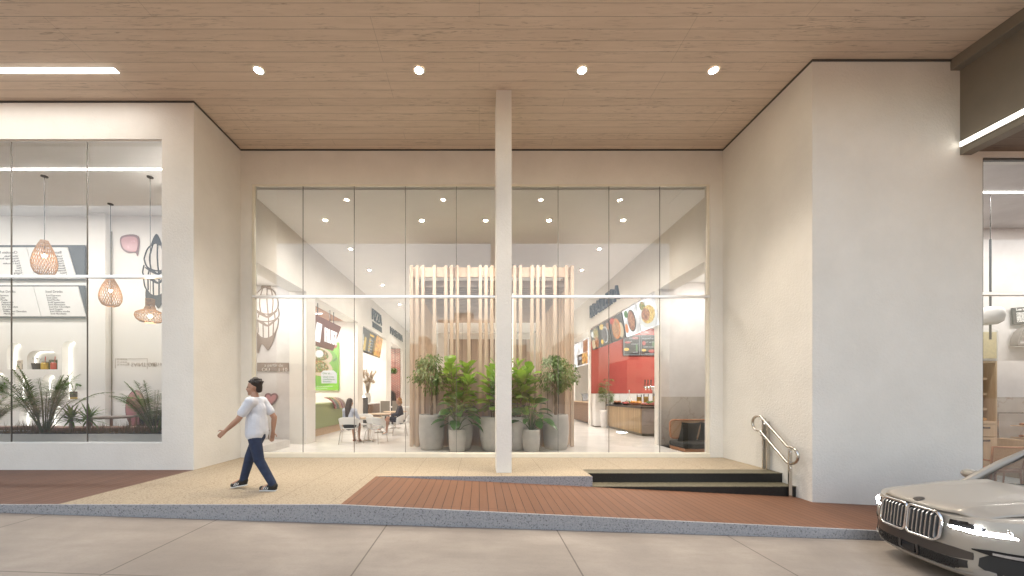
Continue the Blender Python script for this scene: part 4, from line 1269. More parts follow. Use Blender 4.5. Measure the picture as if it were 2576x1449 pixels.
for k in range(5):
    z = .12 - k * .145; sx = -.72 - k * .07
    L_.append(('Classico', .085, sx, z)); L2.append(('pao, queijo, tomate e molho', .05, sx, z - .06)); L_.append(('25', .10, sx + .86, z - .03))
q = texts(L_, M['pr_yellow'], t, RL, depth=.01, name='yellow_lettering'); q.location = (.012, 0, 0)
q = texts(L2, M['pr_white'], t, RL, depth=.01, name='white_lettering'); q.location = (.012, 0, 0)
t = hthing('white_kiosk', 'white kiosk with a glowing lamp beside the pizza stall', 'kiosk', (-5.3, 17.55, ZF))
m = MB(); m.box(-.3, .02, -.45, .45, 0, 1.3); m.build('body', M['whiteplastic'], t, .01)
m = MB(); m.box(.02, .05, -.47, .47, 0, 1.32); m.build('edge_frame', M['black'], t)
m = MB(); m.tube([(-.25, -.3, 1.36), (-.05, .3, 1.36)], .03, 8); m.build('lamp_tube', M['led'], t)
t = hthing('sideboard', 'walnut sideboard with pale top behind the white kiosk', 'sideboard', (-5.5, 19.6, ZF))
m = MB(); m.box(-.4, .15, -1.0, 1.0, 0, .98); m.build('body', M['darkwood'], t, .008)
m = MB(); m.box(-.43, .18, -1.03, 1.03, .98, 1.03); m.build('top', M['whiteplastic'], t)
t = hthing('pampas_vase', 'vase of dried pampas grass on the sideboard', 'vase', (-5.55, 19.0, ZF + 1.03))
m = MB(); m.lathe([(.10, 0), (.15, .12), (.15, .32), (.12, .46), (.13, .5)], 20); m.build('vase', M['potgrey'], t)
random.seed(4)
m = MB()
for k in range(34):
    a = rv(0, 6.28); l = rv(.1, .5); h = rv(1.0, 1.65)
    p1 = Vector((l * math.cos(a) * .5, l * math.sin(a) * .5, .45 + h * .5)); p2 = Vector((l * math.cos(a), l * math.sin(a), h))
    m.tube([(0, 0, .4), p1, p2], .006, 4)
    for j in range(16): leaf(m, p1.lerp(p2, .3 + .7 * j / 16), Vector((rv(-.5, .5), rv(-.5, .5), 1)), .15, .03, .6, 2)
m.build('pampas', M['pampas'], t, fix=False)

# ---- brick stall
t = hthing('wall_letters', 'dark raised MASSA letters farther back on the left wall', 'sign', (XL, 21.75, 4.98))
text_fit('MASSARIA', 3.5, .42, M['charcoal'], t, (.05, 0, 0), RL, .05, .0)
t = hthing('hanging_planter', 'black hanging planter of trailing greens before the brick wall', 'planter', (-5.75, 24.3, 2.9))
m = MB(); m.box(-.45, .45, -.18, .18, -.05, .0); m.tube([(-.45, 0, .0), (-.45, 0, 1.6)], .012, 5); m.tube([(.4, 0, 0), (.4, 0, 1.6)], .012, 5); m.build('shelf', M['black'], t)
random.seed(9); m = MB()
for k in range(420): leaf(m, (rv(-.5, .5), rv(-.2, .2), rv(-.02, .3)), (rv(-1, 1), rv(-1, 1), rv(-.6, .8)), rv(.1, .18), rv(.04, .08), 1.2, 2)
m.build('foliage', M['broad'], t, fix=False)
t = hthing('arched_oven', 'dark arched oven mouth with cups against the brick wall', 'oven', (-5.9, 24.7, ZF))
m = MB(); m.prism(arch_pts(-.35, .45, 0, 1.75), 'y', -.1, .3); m.build('oven_mouth', M['black'], t)
m = MB(); m.box(-.5, .1, -.35, -.1, 0, 1.0); m.build('shelf', M['tabletop'], t)
m = MB(); m.cyl((-.1, -.2, 1), .06, 0, .42, 12); m.build('cup_stack', M['whiteplastic'], t)

# ---- tables and chairs
def cafe_table(label, loc, r, h=.74):
    t = hthing('round_table', label, 'table', loc, 0, 'round tables in the hall')
    m = MB(); m.lathe([(r - .02, h - .03), (r, h - .022), (r, h - .006), (r - .006, h)], 40); m.build('tabletop', M['tabletop'], t)
    m = MB(); m.cyl((0, 0, 0), .03, .02, h - .03, 14); m.build('column', M['steel'], t)
    m = MB()
    for a in (45, 135, 225, 315): m.tube([(0, 0, .03), (.3 * math.cos(R(a)), .3 * math.sin(R(a)), .012)], [.022, .012], 6)
    m.build('base', M['steel'], t)
    return t
cafe_table('nearest round table, by the woman with long dark hair', (-3.47, 12.0, ZF), .42)
cafe_table('round table between the two seated women', (-3.75, 14.6, ZF), .5)
cafe_table('farthest round table in front of the white kiosk', (-3.6, 16.4, ZF), .5)

def shell_chair(label, loc, rz):
    t = hthing('shell_chair', label, 'chair', loc, rz, 'white shell chairs in the hall')
    m = MB()
    m.grid(lambda u, v: ((.235 * v) * math.cos(6.2832 * u), (.225 * v) * math.sin(6.2832 * u), .43 + .035 * v ** 2), 24, 5)
    m.build('seat', M['whiteplastic'], t, solid=.012)
    m = MB()
    def back(u, v):
        a = R(-118 + 236 * u) + math.pi / 2
        k = abs(2 * u - 1)
        lo = .585 - .12 * k ** 2 + (0 if k < .62 else -.10 * (k - .62) / .38)
        hi = .80 - .17 * k ** 2.2
        z = lo + (hi - lo) * v
        r_ = .25 + .045 * v
        return (r_ * math.cos(a), r_ * math.sin(a) * .96, z)
    m.grid(back, 30, 5)
    m.build('backrest', M['whiteplastic'], t, solid=.014)
    m = MB()
    for s in (-1, 1):
        m.grid(lambda u, v: (s * (.19 + .06 * u) , -.14 + .26 * v, .455 + .10 * u), 3, 4)
    m.build('arm_web', M['whiteplastic'], t, solid=.012)
    for x, y in ((-.2, -.2), (.2, -.2), (-.2, .2), (.2, .2)):
        m = MB(); m.tube([(x * .75, y * .75, .44), (x * 1.05, y * 1.05, .36), (x * 1.28, y * 1.28, 0)], .010, 8); m.build('leg', M['steel'], t)
    return t
# backrest of the chair points along local +Y; rz turns it
shell_chair('white shell chair with the dark haired woman on it', (-3.9, 11.45, ZF), R(190))
shell_chair('empty white shell chair right of the nearest round table', (-3.12, 11.55, ZF), R(160))
shell_chair('white shell chair with the blond woman on it', (-2.86, 13.75, ZF), R(-75))
shell_chair('empty white shell chair half behind the slat enclosure', (-2.55, 14.7, ZF), R(-100))
shell_chair('empty white shell chair behind the nearest round table', (-3.9, 12.95, ZF), R(10))

def highback(label, loc, rz):
    t = hthing('high_back_chair', label, 'chair', loc, rz, 'grey high back chairs at the far end')
    m = MB(); m.box(-.22, .22, -.22, .22, .42, .5); m.build('seat', M['taupe'], t, .02)
    m = MB(); m.prism([(-.2, .48), (-.27, 1.15), (-.23, 1.15), (-.16, .48)], 'x', -.22, .22); m.build('backrest', M['taupe'], t, .015)
    for x in (-.19, .19):
        for y in (-.19, .19):
            m = MB(); m.box(x - .02, x + .02, y - .02, y + .02, 0, .43); m.build('leg', M['black'], t)
highback('grey high back chair on the left at the far dark table', (-4.6, 18.6, ZF), R(20))
highback('grey high back chair on the right at the far dark table', (-4.1, 18.9, ZF), R(20))
t = hthing('dining_table', 'dark dining table with pale top before the far high back chairs', 'table', (-3.9, 19.9, ZF))
m = MB(); m.box(-1.0, 1.0, -.4, .4, .78, .84); m.build('tabletop', M['whiteplastic'], t)
for x in (-.9, .9):
    m = MB(); m.box(x - .03, x + .03, -.35, .35, 0, .78); m.build('leg', M['black'], t)

# ---- seated women
def seated(label, loc, rz, top, skirt, hairm, long_hair, headturn=0, cross=False):
    t = hthing('person', label, 'person', loc, rz)
    # faces local -Y, sits with pelvis at (0, .05, .50)
    b = MB()
    hips = [Vector((s * .09, .05, .53)) for s in (-1, 1)]
    kn = [Vector((-.10, -.36, .54)), Vector((.10, -.36, .54))]; an = [Vector((-.10, -.34, .10)), Vector((.10, -.42, .10))]
    if cross: kn = [Vector((-.06, -.38, .56)), Vector((.02, -.40, .63))]; an = [Vector((-.10, -.42, .10)), Vector((-.08, -.62, .25))]
    for i in range(2):
        cap(b, hips[i], kn[i], .082, .056); cap(b, kn[i], kn[i].lerp(an[i], .35), .054, .052); cap(b, kn[i].lerp(an[i], .35), an[i], .052, .033)
        cap(b, an[i], an[i] + Vector((0, -.12, -.055)), .033, .022)
    cap(b, (0, .06, .58), (0, .05, .84), .115, .10); cap(b, (0, .05, .84), (0, .04, 1.0), .105, .085)
    cap(b, (0, .03, 1.0), (0, .02, 1.12), .05, .047)
    sh = [Vector((s * .165, .04, .985)) for s in (-1, 1)]
    el = [Vector((s * .23, -.06, .74)) for s in (-1, 1)]; wr = [Vector((s * .12, -.30, .745)) for s in (-1, 1)]
    for i in range(2):
        cap(b, (0, .04, .97), sh[i], .06, .055); cap(b, sh[i], el[i], .048, .038); cap(b, el[i], wr[i], .037, .026)
        hand(b, wr[i], Vector((-(1 if i else -1) * .3, -1, 0)), (0, 0, -1), .85, .4, 1 if i else -1)
    face = Vector((math.sin(headturn), -math.cos(headturn), 0))
    Mx, k = head(b, (0, .0, 1.225), face, .100)
    body = melt(b, 'body', M['skin'], t, .011, 5)
    eyes(Mx, k, body)
    g = MB()
    cap(g, (0, .06, .58), (0, .05, .84), .13, .116); cap(g, (0, .05, .84), (0, .04, .99), .118, .098)
    for i in range(2):
        cap(g, (0, .04, .97), sh[i], .075, .07); cap(g, sh[i], el[i], .064, .052)
        cap(g, el[i], el[i].lerp(wr[i], .8), .051, .040)
    melt(g, 'blouse', top, t, .012, 5)
    g = MB()
    for i in range(2): cap(g, hips[i], hips[i].lerp(kn[i], .72), .105, .08)
    cap(g, (0, .08, .54), (0, .06, .66), .145, .128)
    melt(g, 'skirt', skirt, t, .013, 5)
    h = MB()
    h.ball((0, 0, 0), 1, 18, 12, mx=Mx @ Matrix.Translation((0, -.028, .045)) @ Matrix.Diagonal((.088, .098, .092, 1)))
    if long_hair:
        c = Vector((0, .0, 1.225)); bk = -face
        cap(h, c + bk * .06, c + bk * .10 + Vector((0, 0, -.18)), .085, .09); cap(h, c + bk * .10 + Vector((0, 0, -.18)), c + bk * .13 + Vector((0, 0, -.42)), .095, .06)
    else:
        cap(h, Vector((0, 0, 1.22)) - face * .08, Vector((0, 0, 1.17)) - face * .10, .055, .05)
    melt(h, 'hair', hairm, t, .011, 4)
    for i in range(2):
        s_ = MB(); cap(s_, an[i] + Vector((0, .02, -.06)), an[i] + Vector((0, -.13, -.075)), .036, .026); melt(s_, 'shoe', M['terracotta'] if long_hair else M['whiteplastic'], t, .01, 2)
    return t
seated('woman with long dark hair and pale blue blouse, seated back to the glass', (-3.88, 11.5, ZF), R(170), M['blouse'], M['blackfab'], M['hairdark'], True, R(-10))
seated('blond woman in a navy dress seated sideways at the middle round table', (-2.9, 13.78, ZF), R(-70), M['navy'], M['navy'], M['hairblond'], False, R(25), True)

# ================================================================== right side of the hall
t = hthing('wall_letters', 'blue grey raised BRASILEIRA letters on the right wall', 'sign', (XR, 17.45, 5.0))
text_fit('BRASILEIRA', 3.55, .56, mat('slate_blue_letters', (.07, .09, .13), .5, var=0), t, (-.05, 0, 0), RRt, .10, .006)

# five slanted picture screens: coordinates along the wall in y (near = small), heights z
def picscreen(label, ya, yb, bg, draw):
    t = hthing('menu_picture_screen', label, 'screen', (XR - .06, (ya + yb) / 2, 3.97), 0, 'slanted food picture screens over the red wall')
    sh = -.40
    hw = (yb - ya) / 2 - .055
    def P(u, v): return (hw * u - sh * v * -.5 if False else hw * u + .20 * v, .48 * v)   # top leans away from the glass
    m = MB(); m.prism([P(-1, -1), P(1, -1), P(1, 1), P(-1, 1)], 'x', -.015, .03); m.build('screen', bg, t)
    for (kind, u, v, ru, rv_, mt, lay) in draw:
        m = MB()
        pts = []
        for i in range(26):
            a = i * 6.2832 / 26
            uu = max(-.98, min(.98, u + ru * math.cos(a))); vv = max(-.98, min(.98, v + rv_ * math.sin(a)))
            pts.append(P(uu, vv))
        m.prism(pts, 'x', -.016 - .006 * lay, -.014)
        m.build(kind, mt, t)
    return t
G = M
ys = [10.95, 12.15, 13.38, 14.75, 16.05, 17.3]
picscreen('bright picture screen of a meat platter with fries, nearest the glass', ys[0], ys[1], G['scr_white'], [('plate', -.1, -.35, .95, .62, G['pr_white'], 1), ('fries', -.15, -.1, .8, .6, G['scr_fries'], 2), ('meat', .1, -.05, .5, .42, G['scr_meat'], 3), ('greens', .35, .62, .3, .3, G['scr_salad'], 4)])
picscreen('picture screen of sausages in a black oval pan with chillies', ys[1], ys[2], G['scr_white'], [('pan', -.15, 0, .55, .82, G['pr_black'], 1), ('meat', -.15, 0, .45, .7, G['scr_meat'], 2), ('chillies', .72, -.4, .2, .35, G['pr_orange'], 2), ('herbs', .5, .65, .25, .28, G['pr_green'], 2)])
picscreen('picture screen of stew in a terracotta bowl, middle of the five', ys[2], ys[3], G['scr_dark'], [('cloth', -.6, -.3, .35, .6, G['pr_cream'], 1), ('bowl', .05, -.05, .62, .82, G['pr_orange'], 2), ('stew', .05, -.05, .52, .7, G['scr_stew'], 3), ('onion', .55, .7, .35, .25, G['pr_red'], 2)])
picscreen('picture screen of black beans in a white rimmed bowl', ys[3], ys[4], G['scr_dark'], [('bowl', -.05, -.1, .55, .72, G['pr_white'], 1), ('beans', -.05, -.1, .49, .65, G['scr_beans'], 2), ('bread', .45, .7, .4, .25, G['scr_fries'], 2), ('lemon', .7, -.6, .22, .2, G['pr_yellow'], 2), ('pepper', -.75, .5, .2, .3, G['scr_meat'], 2)])
picscreen('picture screen of mixed salad meat and chopping board, farthest of the five', ys[4], ys[5], G['scr_dark'], [('board', .5, -.5, .45, .45, G['pr_cream'], 1), ('greens', -.3, .35, .6, .55, G['scr_salad'], 2), ('meat', -.35, -.4, .4, .5, G['scr_meat'], 3), ('ladle', .45, .45, .35, .3, G['pr_white'], 2)])

t = hthing('chalk_menu_board', 'black chalk menu board of barbecue dishes on the red wall', 'menu board', (6.6, 17.5, 3.3))
for k, x in enumerate((0, .78, 1.56)):
    m = MB(); m.box(x + .01, x + .77, -.03, 0, 0, .93); p = m.build('board', M['scr_dark'], t)
    m = MB()
    for a, b, c, d in ((x + .03, x + .75, .02, .035), (x + .03, x + .75, .885, .90), (x + .03, x + .045, .035, .885), (x + .735, x + .75, .035, .885)): m.box(a, b, -.036, -.029, c, d)
    m.build('chalk_border', M['chalk'], p)
q = texts([('Barbeque', .16, 1.48, .74), ('All the Time', .09, 1.42, .58), ('ALWAYS FRESH', .085, 1.5, .36), ('Hamburger', .09, 1.4, .06), ('Menu', .17, .66, .74), ('Pancho', .08, .4, .62), ('Grelhados', .08, .7, .5), ('Saladas', .08, .66, .12)], M['chalk'], t, depth=.01, mirror='x'); q.location = (0, -.034, 0)
m = MB()
for (x, z, rx, rz_) in ((.55, .80, .15, .06), (.2, .60, .14, .05), (.95, .56, .08, .10)): disc(m, x, z, rx, rz_, -.038, -.029)
disc(m, 1.3, .2, .14, .08, -.038, -.029); m.build('meat_drawing', M['pr_red'], t)
m = MB(); disc(m, .62, .35, .04, .18, -.038, -.029); disc(m, 1.38, .52, .05, .14, -.038, -.029); m.build('bottle_drawing', M['pr_green'], t)
m = MB(); disc(m, .95, .24, .10, .06, -.038, -.029); disc(m, .15, .28, .12, .07, -.038, -.029); m.build('bread_drawing', M['pr_yellow'], t)
m = MB(); m.tube([(1.74, -.034, .8), (1.80, -.034, .6), (1.80, -.034, .4), (1.72, -.034, .4), (1.72, -.034, .8)], .008, 5); m.tube([(1.76, -.034, .4), (1.76, -.034, .12)], .012, 5); m.tube([(2.1 + .12 * math.cos(a), -.034, .5 + .2 * math.sin(a)) for a in [i * .5 for i in range(13)]], .008, 5)
m.build('knife_drawing', M['chalk'], t)

t = hthing('back_cabinet', 'white drawer cabinet under the red wall', 'cabinet', (7.3, 17.2, ZF))
for x in range(4):
    for z in range(4):
        m = MB(); m.box(-2.1 + x * 1.1, -2.1 + x * 1.1 + 1.09, -.15, .3, .06 + z * .36, .06 + z * .36 + .352); m.build('drawer', M['whiteplastic'], t, .004)
m = MB(); m.box(-2.1, 2.2, -.1, .3, 0, .055); m.build('plinth', M['taupe'], t)

t = hthing('island_counter', 'rustic oak plank island counter with black granite top', 'counter', (5.67, 15.1, ZF))
m = MB(); m.box(0, .9, -1.72, 1.72, .10, .97); m.build('plank_front', M['oakplank'], t, .006)
m = MB(); m.box(.03, 2.6, -1.78, -1.72, .10, .97); m.build('end_panel', mat('grey_brown_panel', (.27, .22, .185), .4), t)
m = MB(); m.box(.06, .84, -1.66, 1.66, 0, .10); m.build('plinth', M['taupe'], t)
m = MB(); m.box(-.04, 2.65, -1.84, 1.78, .97, 1.04); m.build('counter_top', M['blackgran'], t, .006)
TZ = ZF + 1.04
def dish(label, x, y, r, mt, fm, h=.06):
    t = hthing('serving_dish', label, 'dish', (x, y, TZ), 0, 'dishes of food on the island counter')
    m = MB(); m.lathe([(r * .6, 0), (r * .95, h * .7), (r, h), (r * .97, h), (r * .6, .012)], 22); m.build('dish', mt, t)
    m = MB(); random.seed(int(x * 100 + y * 10))
    for k in range(14): a = rv(0, 6.28); q_ = r * rv(.1, .7); m.ball((q_ * math.cos(a), q_ * math.sin(a), h + rv(0, .05)), (rv(.05, .09), rv(.04, .08), rv(.03, .06)), 8, 6)
    m.build('food', fm, t)
dish('black dish of burgers and salad at the far end of the island', 5.9, 16.2, .24, M['black'], M['fooddish'])
dish('dark pan of greens at the back of the island', 6.25, 15.9, .22, M['black'], M['greenfood'])
dish('terracotta bowl heaped with oranges on the island', 6.15, 14.9, .26, M['terracotta'], M['orangefood'], .09)
dish('black tray of sliced red meat near the glass end of the island', 6.2, 14.0, .30, M['black'], M['meatred'], .04)
dish('small dish of tomatoes at the front of the island', 5.95, 15.4, .18, M['black'], M['meatred'], .05)
dish('bowl of broccoli beside the oranges', 6.6, 14.7, .17, M['black'], M['greenfood'], .08)
def jug(label, x, y, r, h):
    t = hthing('juice_jug', label, 'jug', (x, y, TZ), 0, 'glass jugs of orange juice')
    m = MB(); m.lathe([(r, 0), (r, h)], 18, caps=False); m.lathe([(.001, .001), (r, .001)], 18, caps=False); m.build('glass', M['clearglass'], t)
    m = MB(); m.cyl((0, 0, 0), r * .92, .012, h * .78, 18); m.build('juice', M['juice'], t)
    m = MB(); m.cyl((0, 0, 0), r * 1.1, -.0, .012, 18); m.build('stand', M['black'], t)
jug('left glass jug of orange juice behind the food', 6.55, 15.6, .10, .42)
jug('middle glass jug of orange juice behind the food', 6.72, 15.35, .10, .44)
jug('tall glass of orange juice under the beer tap', 7.05, 15.2, .085, .46)
t = hthing('carafe', 'clear glass carafe with stopper on the island counter', 'carafe', (6.2, 15.75, TZ))
m = MB(); m.lathe([(.09, 0), (.13, .1), (.11, .2), (.03, .32), (.03, .45), (.045, .47)], 18, caps=False); m.build('glass', M['clearglass'], t)
m = MB(); m.lathe([(.02, .46), (.012, .52), (.03, .58), (.001, .62)], 12); m.build('stopper', M['chrome'], t)
t = hthing('beer_tap', 'chrome beer tap tower with three black handles', 'beer tap', (7.1, 15.5, TZ))
m = MB(); m.cyl((0, 0, 0), .06, 0, .72, 16); m.tube([(-.42, 0, .72), (.15, 0, .72)], .055, 12); m.build('tower', M['chrome'], t)
for k in range(3):
    m = MB(); m.tube([(-.38 + k * .12, -.05, .76), (-.38 + k * .12, -.06, 1.02)], [.018, .026], 8); m.build('handle', M['black'], t)
    m = MB(); m.tube([(-.38 + k * .12, -.05, .72), (-.38 + k * .12, -.13, .70), (-.38 + k * .12, -.14, .60)], .015, 8); m.build('spout', M['chrome'], t)

random.seed(14)
t = hthing('potted_bamboo_palm', 'fine leaved bamboo palm in a tall white pot beside the island counter', 'potted plant', (5.62, 17.05, ZF))
pot_parts(t, M['potwhite'], .17, .205, .21, .78)
st = MB(); f = MB()
for k in range(11):
    a = rv(0, 6.28); l = rv(.05, .16); h = rv(.7, 1.35)
    p0 = Vector((.05 * math.cos(a), .05 * math.sin(a), .74)); p1 = Vector((l * math.cos(a), l * math.sin(a), .78 + h))
    st.tube([p0, p1], [.012, .006], 5)
    for j in range(4):
        b = p0.lerp(p1, .45 + .55 * j / 3); az = rv(0, 6.28); e = b + Vector((.2 * math.cos(az), .2 * math.sin(az), .08))
        st.tube([b, e], .004, 4)
        for q_ in range(9):
            an = az + (q_ - 4) * .42
            leaf(f, e, Vector((math.cos(an), math.sin(an), rv(-.1, .4))), rv(.18, .27), .032, .9, 3, .2, 'sword')
st.build('stems', M['bark'], t); f.build('foliage', M['ficus'], t, fix=False)

# stall with the white screen
t = hthing('menu_screen', 'glowing white menu screen with food pictures beyond the red wall', 'screen', (XR - .05, 19.4, 3.55))
m = MB(); m.prism([(-1.55, .62), (1.35, .62), (1.35, -.60), (-1.55, -.60)], 'x', 0, .06); m.build('screen', M['scr_white'], t)
m = MB(); m.prism([(-1.5, .58), (-.75, .58), (-.75, .0), (-1.5, .0)], 'x', -.012, 0); m.build('dessert_picture', M['scr_meat'], t)
m = MB(); m.prism([(-1.5, -.02), (-.55, -.02), (-.55, -.56), (-1.5, -.56)], 'x', -.012, 0); m.build('burger_picture', M['scr_pizza'], t)
m = MB(); m.prism([(-.5, -.02), (.3, -.02), (.3, -.56), (-.5, -.56)], 'x', -.012, 0); m.build('dark_field', M['scr_dark'], t)
text_fit('COMBO', .6, .16, M['chalk'], t, (-.014, .1, -.3), RRt, .01)
t = hthing('menu_screen', 'dark picture screen half hidden behind the timber slats', 'screen', (XR - .05, 21.6, 3.4))
m = MB(); m.prism([(-.7, .6), (.7, .6), (.7, -.6), (-.7, -.6)], 'x', 0, .06); m.build('screen', M['scr_dark'], t)
m = MB(); m.prism([(-.6, .5), (.1, .5), (.1, -.3), (-.6, -.3)], 'x', -.012, 0); m.build('picture', M['scr_salad'], t)
t = hthing('service_counter', 'walnut counter under the white menu screen', 'counter', (5.45, 20, ZF))
m = MB(); m.box(0, .7, -2.0, 2.0, .06, 1.05); m.build('front_panel', M['darkwood'], t)
m = MB(); m.box(-.03, .75, -2.05, 2.05, 1.05, 1.10); m.build('counter_top', M['tabletop'], t)
t = hthing('pay_terminal', 'black pay terminal on the walnut counter', 'terminal', (5.7, 20.4, ZF + 1.10))
m = MB(); m.prism([(-.2, .04), (.2, .42), (.24, .38), (-.14, .0)], 'x', -.18, .18); m.build('display', M['black'], t)
m = MB(); m.box(-.15, .15, -.15, .15, 0, .05); m.build('foot', M['black'], t)
t = hthing('candle_jars', 'dark candle jars on the walnut counter', 'jars', (5.65, 18.9, ZF + 1.10))
for x, y, h in ((-.1, -.2, .22), (.0, .1, .26), (.1, -.05, .2)):
    m = MB(); m.cyl((x, y, 0), .10, 0, h, 14); m.build('jar', M['black'], t)

# ---- sofa in the recess
t = hthing('cane_sofa', 'cane backed sofa with black seat in the right recess', 'sofa', (6.1, 10.2, -.30))
m = MB(); m.box(-.82, .9, -.42, .38, .34, .42); m.build('seat_frame', M['canewood'], t, .01)
m = MB(); m.box(-.84, .9, -.44, .38, .42, .56); m.build('seat_cushion', M['blackfab'], t, .04)
bk = []
for (cx_, cz_, a0) in ((.78, 1.0, 0), (-.70, 1.0, 90), (-.70, .72, 180), (.78, .72, 270)):
    for k in range(7): a = R(a0 + 15 * k); bk.append((cx_ + .11 * math.cos(a), .36 + .08 * (cz_ - .8), cz_ + .11 * math.sin(a)))
m = MB(); m.tube(bk, .026, 8, closed=True); m.build('back_frame', M['canewood'], t)
m = MB(); m.add([(-.80, .375, 1.1), (.88, .375, 1.1), (.88, .355, .62), (-.80, .355, .62)], [(0, 1, 2, 3)]); m.build('cane_back', M['canemesh'], t, fix=False)
for x in (-.76, .84):
    for y in (-.36, .32):
        m = MB(); m.box(x - .03, x + .03, y - .03, y + .03, 0, .35); m.build('leg', M['canewood'], t)
def pillow(label, x, y, z, rz):
    t = hthing('pillow', label, 'pillow', (x, y, z), rz, 'black pillows on the cane sofa')
    m = MB()
    def P(u, v, s):
        a, b = 2 * u - 1, 2 * v - 1
        th = .09 * (1 - a ** 2) ** .5 * (1 - b ** 2) ** .5 if abs(a) < 1 and abs(b) < 1 else 0
        k = 1 - .10 * ((1 - abs(a) ** 2) * abs(b) ** 4 + (1 - abs(b) ** 2) * abs(a) ** 4)
        return (.27 * a * k, s * th - .10 * b, .27 * b * k + .25)
    m.grid(lambda u, v: P(u, v, 1), 14, 14); m.grid(lambda u, v: P(u, v, -1), 14, 14)
    m.build('cushion', M['blackfab'], t)
pillow('left black pillow leaning on the cane sofa back', 5.66, 10.28, .26, R(3))
pillow('right black pillow leaning on the cane sofa back', 6.20, 10.28, .26, R(-3))
# ================================================================== WALKING PERSON
P0 = thing('person', 'man walking left in pale t-shirt, dark jeans and striped black shoes', 'person', (-3.567, 6.1, 0))
b = MB()
V = Vector
pel = V((.02, 0, .93))
hipL, hipR = V((.02, -.09, .90)), V((.02, .09, .90))
knL, anL, toL = V((.10, -.09, .49)), V((.315, -.09, .115)), V((.16, -.10, .04))
knR, anR, toR = V((-.15, .09, .50)), V((-.25, .09, .150)), V((-.41, .09, .072))
chest, neck = V((.0, 0, 1.28)), V((.0, 0, 1.46))
shL, shR = V((.02, -.185, 1.405)), V((.0, .185, 1.405))
elL, wrL = V((-.13, -.25, 1.13)), V((-.335, -.235, .955))
elR, wrR = V((.16, .25, 1.14)), V((.14, .25, .90))
for h_, k_, a_, t_ in ((hipL, knL, anL, toL), (hipR, knR, anR, toR)):
    cap(b, h_, k_, .088, .06); cap(b, k_, k_.lerp(a_, .32), .058, .060); cap(b, k_.lerp(a_, .32), a_, .060, .038)
    cap(b, a_, t_, .038, .028)
cap(b, pel, V((.01, 0, 1.12)), .13, .12); cap(b, V((.01, 0, 1.12)), chest, .12, .135); cap(b, chest, V((0, 0, 1.36)), .135, .10)
cap(b, V((.0, 0, 1.38)), V((-.02, 0, 1.52)), .06, .055)
for s_, e_, w_, d_, th in ((shL, elL, wrL, V((-.75, .05, -.62)), -1), (shR, elR, wrR, V((-.1, 0, -1)), 1)):
    cap(b, V((0, s_.y * .4, 1.39)), s_, .075, .062); cap(b, s_, e_, .055, .042); cap(b, e_, e_.lerp(w_, .35), .042, .041); cap(b, e_.lerp(w_, .35), w_, .041, .027)
    hand(b, w_, d_, V((0, -th * -1.0, 0)), 1.0, .45, 1)
Mx, k = head(b, (-.035, 0, 1.632), (-1, -.08, -.06), .108)
body = melt(b, 'body', M['skin'], P0, .0065, 5)
eyes(Mx, k, body)
g = MB()
cap(g, V((.02, 0, .96)), V((.01, 0, 1.12)), .148, .140); cap(g, V((.01, 0, 1.12)), chest, .14, .150); cap(g, chest, V((0, 0, 1.375)), .15, .112)
for q_ in (-1, 1): cap(g, V((.02, q_ * .075, .90)), V((.012, q_ * .06, 1.12)), .132, .125)
for s_, e_ in ((shL, elL), (shR, elR)):
    cap(g, V((0, s_.y * .4, 1.39)), s_, .09, .082); cap(g, s_, s_.lerp(e_, .62), .078, .074)
tee = melt(g, 't_shirt', M['tshirt'], P0, .009, 6)
g = MB()
for h_, k_, a_ in ((hipL, knL, anL), (hipR, knR, anR)):
    cap(g, h_, k_, .102, .078); cap(g, k_, a_ + (k_ - a_).normalized() * .0, .076, .060)
cap(g, V((.02, 0, .86)), V((.02, 0, .95)), .125, .132)
melt(g, 'jeans', M['denim'], P0, .009, 5)
for a_, t_, dirx in ((anL, toL, 1), (anR, toR, 1)):
    d = (t_ - a_); d = V((t_.x - a_.x, 0, t_.z - a_.z))
    sgn = V((-1, 0, 0)) if a_ is anL else V((-.93, 0, -.2)).normalized()
    base = a_ + V((.03, 0, -.07)) if a_ is anL else a_ + V((.02, 0, -.06))
    s = MB(); cap(s, base, base + sgn * .20, .042, .036); cap(s, base + V((0, 0, .035)), base + sgn * .07 + V((0, 0, .03)), .05, .046); cap(s, a_ + V((.005, 0, -.01)), base + sgn * .13 + V((0, 0, .004)), .050, .040)
    sh = melt(s, 'shoe', M['shoe'], P0, .007, 3)
    st = MB()
    for kx in (.085, .115, .145):
        c = base + sgn * kx
        st.tube([c + V((-.012, -.043, -.015)), c + V((.012, -.036, .03))], .006, 6)
        st.tube([c + V((-.012, .043, -.015)), c + V((.012, .036, .03))], .006, 6)
    st.build('stripe', M['white'], sh)
    so_ = MB(); up_ = V((0, 0, -.038))
    so_.tube([base + V((.03, 0, 0)) + up_, base + sgn * .11 + up_, base + sgn * .225 + up_], [.036, .04, .03], 10, flat=.35)
    so_.build('sole', M['white'], sh)
h = MB()
h.ball((0, 0, 0), 1, 20, 14, mx=Mx @ Matrix.Translation((0, -.036, .056)) @ Matrix.Diagonal((.084, .098, .088, 1)))
cap(h, Mx @ V((0, -.075, .0)), Mx @ V((0, -.085, -.05)), .06, .045)
random.seed(77)
for q_ in range(70):
    a_ = rv(0, 6.28); b_ = rv(.15, 1.5)
    p_ = V((math.cos(a_) * math.cos(b_) * .082, -.036 + math.sin(a_) * math.cos(b_) * .094, .052 + math.sin(b_) * .086))
    if p_.y > .045 and p_.z < .085: continue
    cap(h, Mx @ p_, Mx @ (p_ * 1.10 + V((rv(-.014, .014), rv(-.01, .02), rv(0, .012)))), .017, .009, 7)
melt(h, 'hair', M['hairdark'], P0, .009, 4)

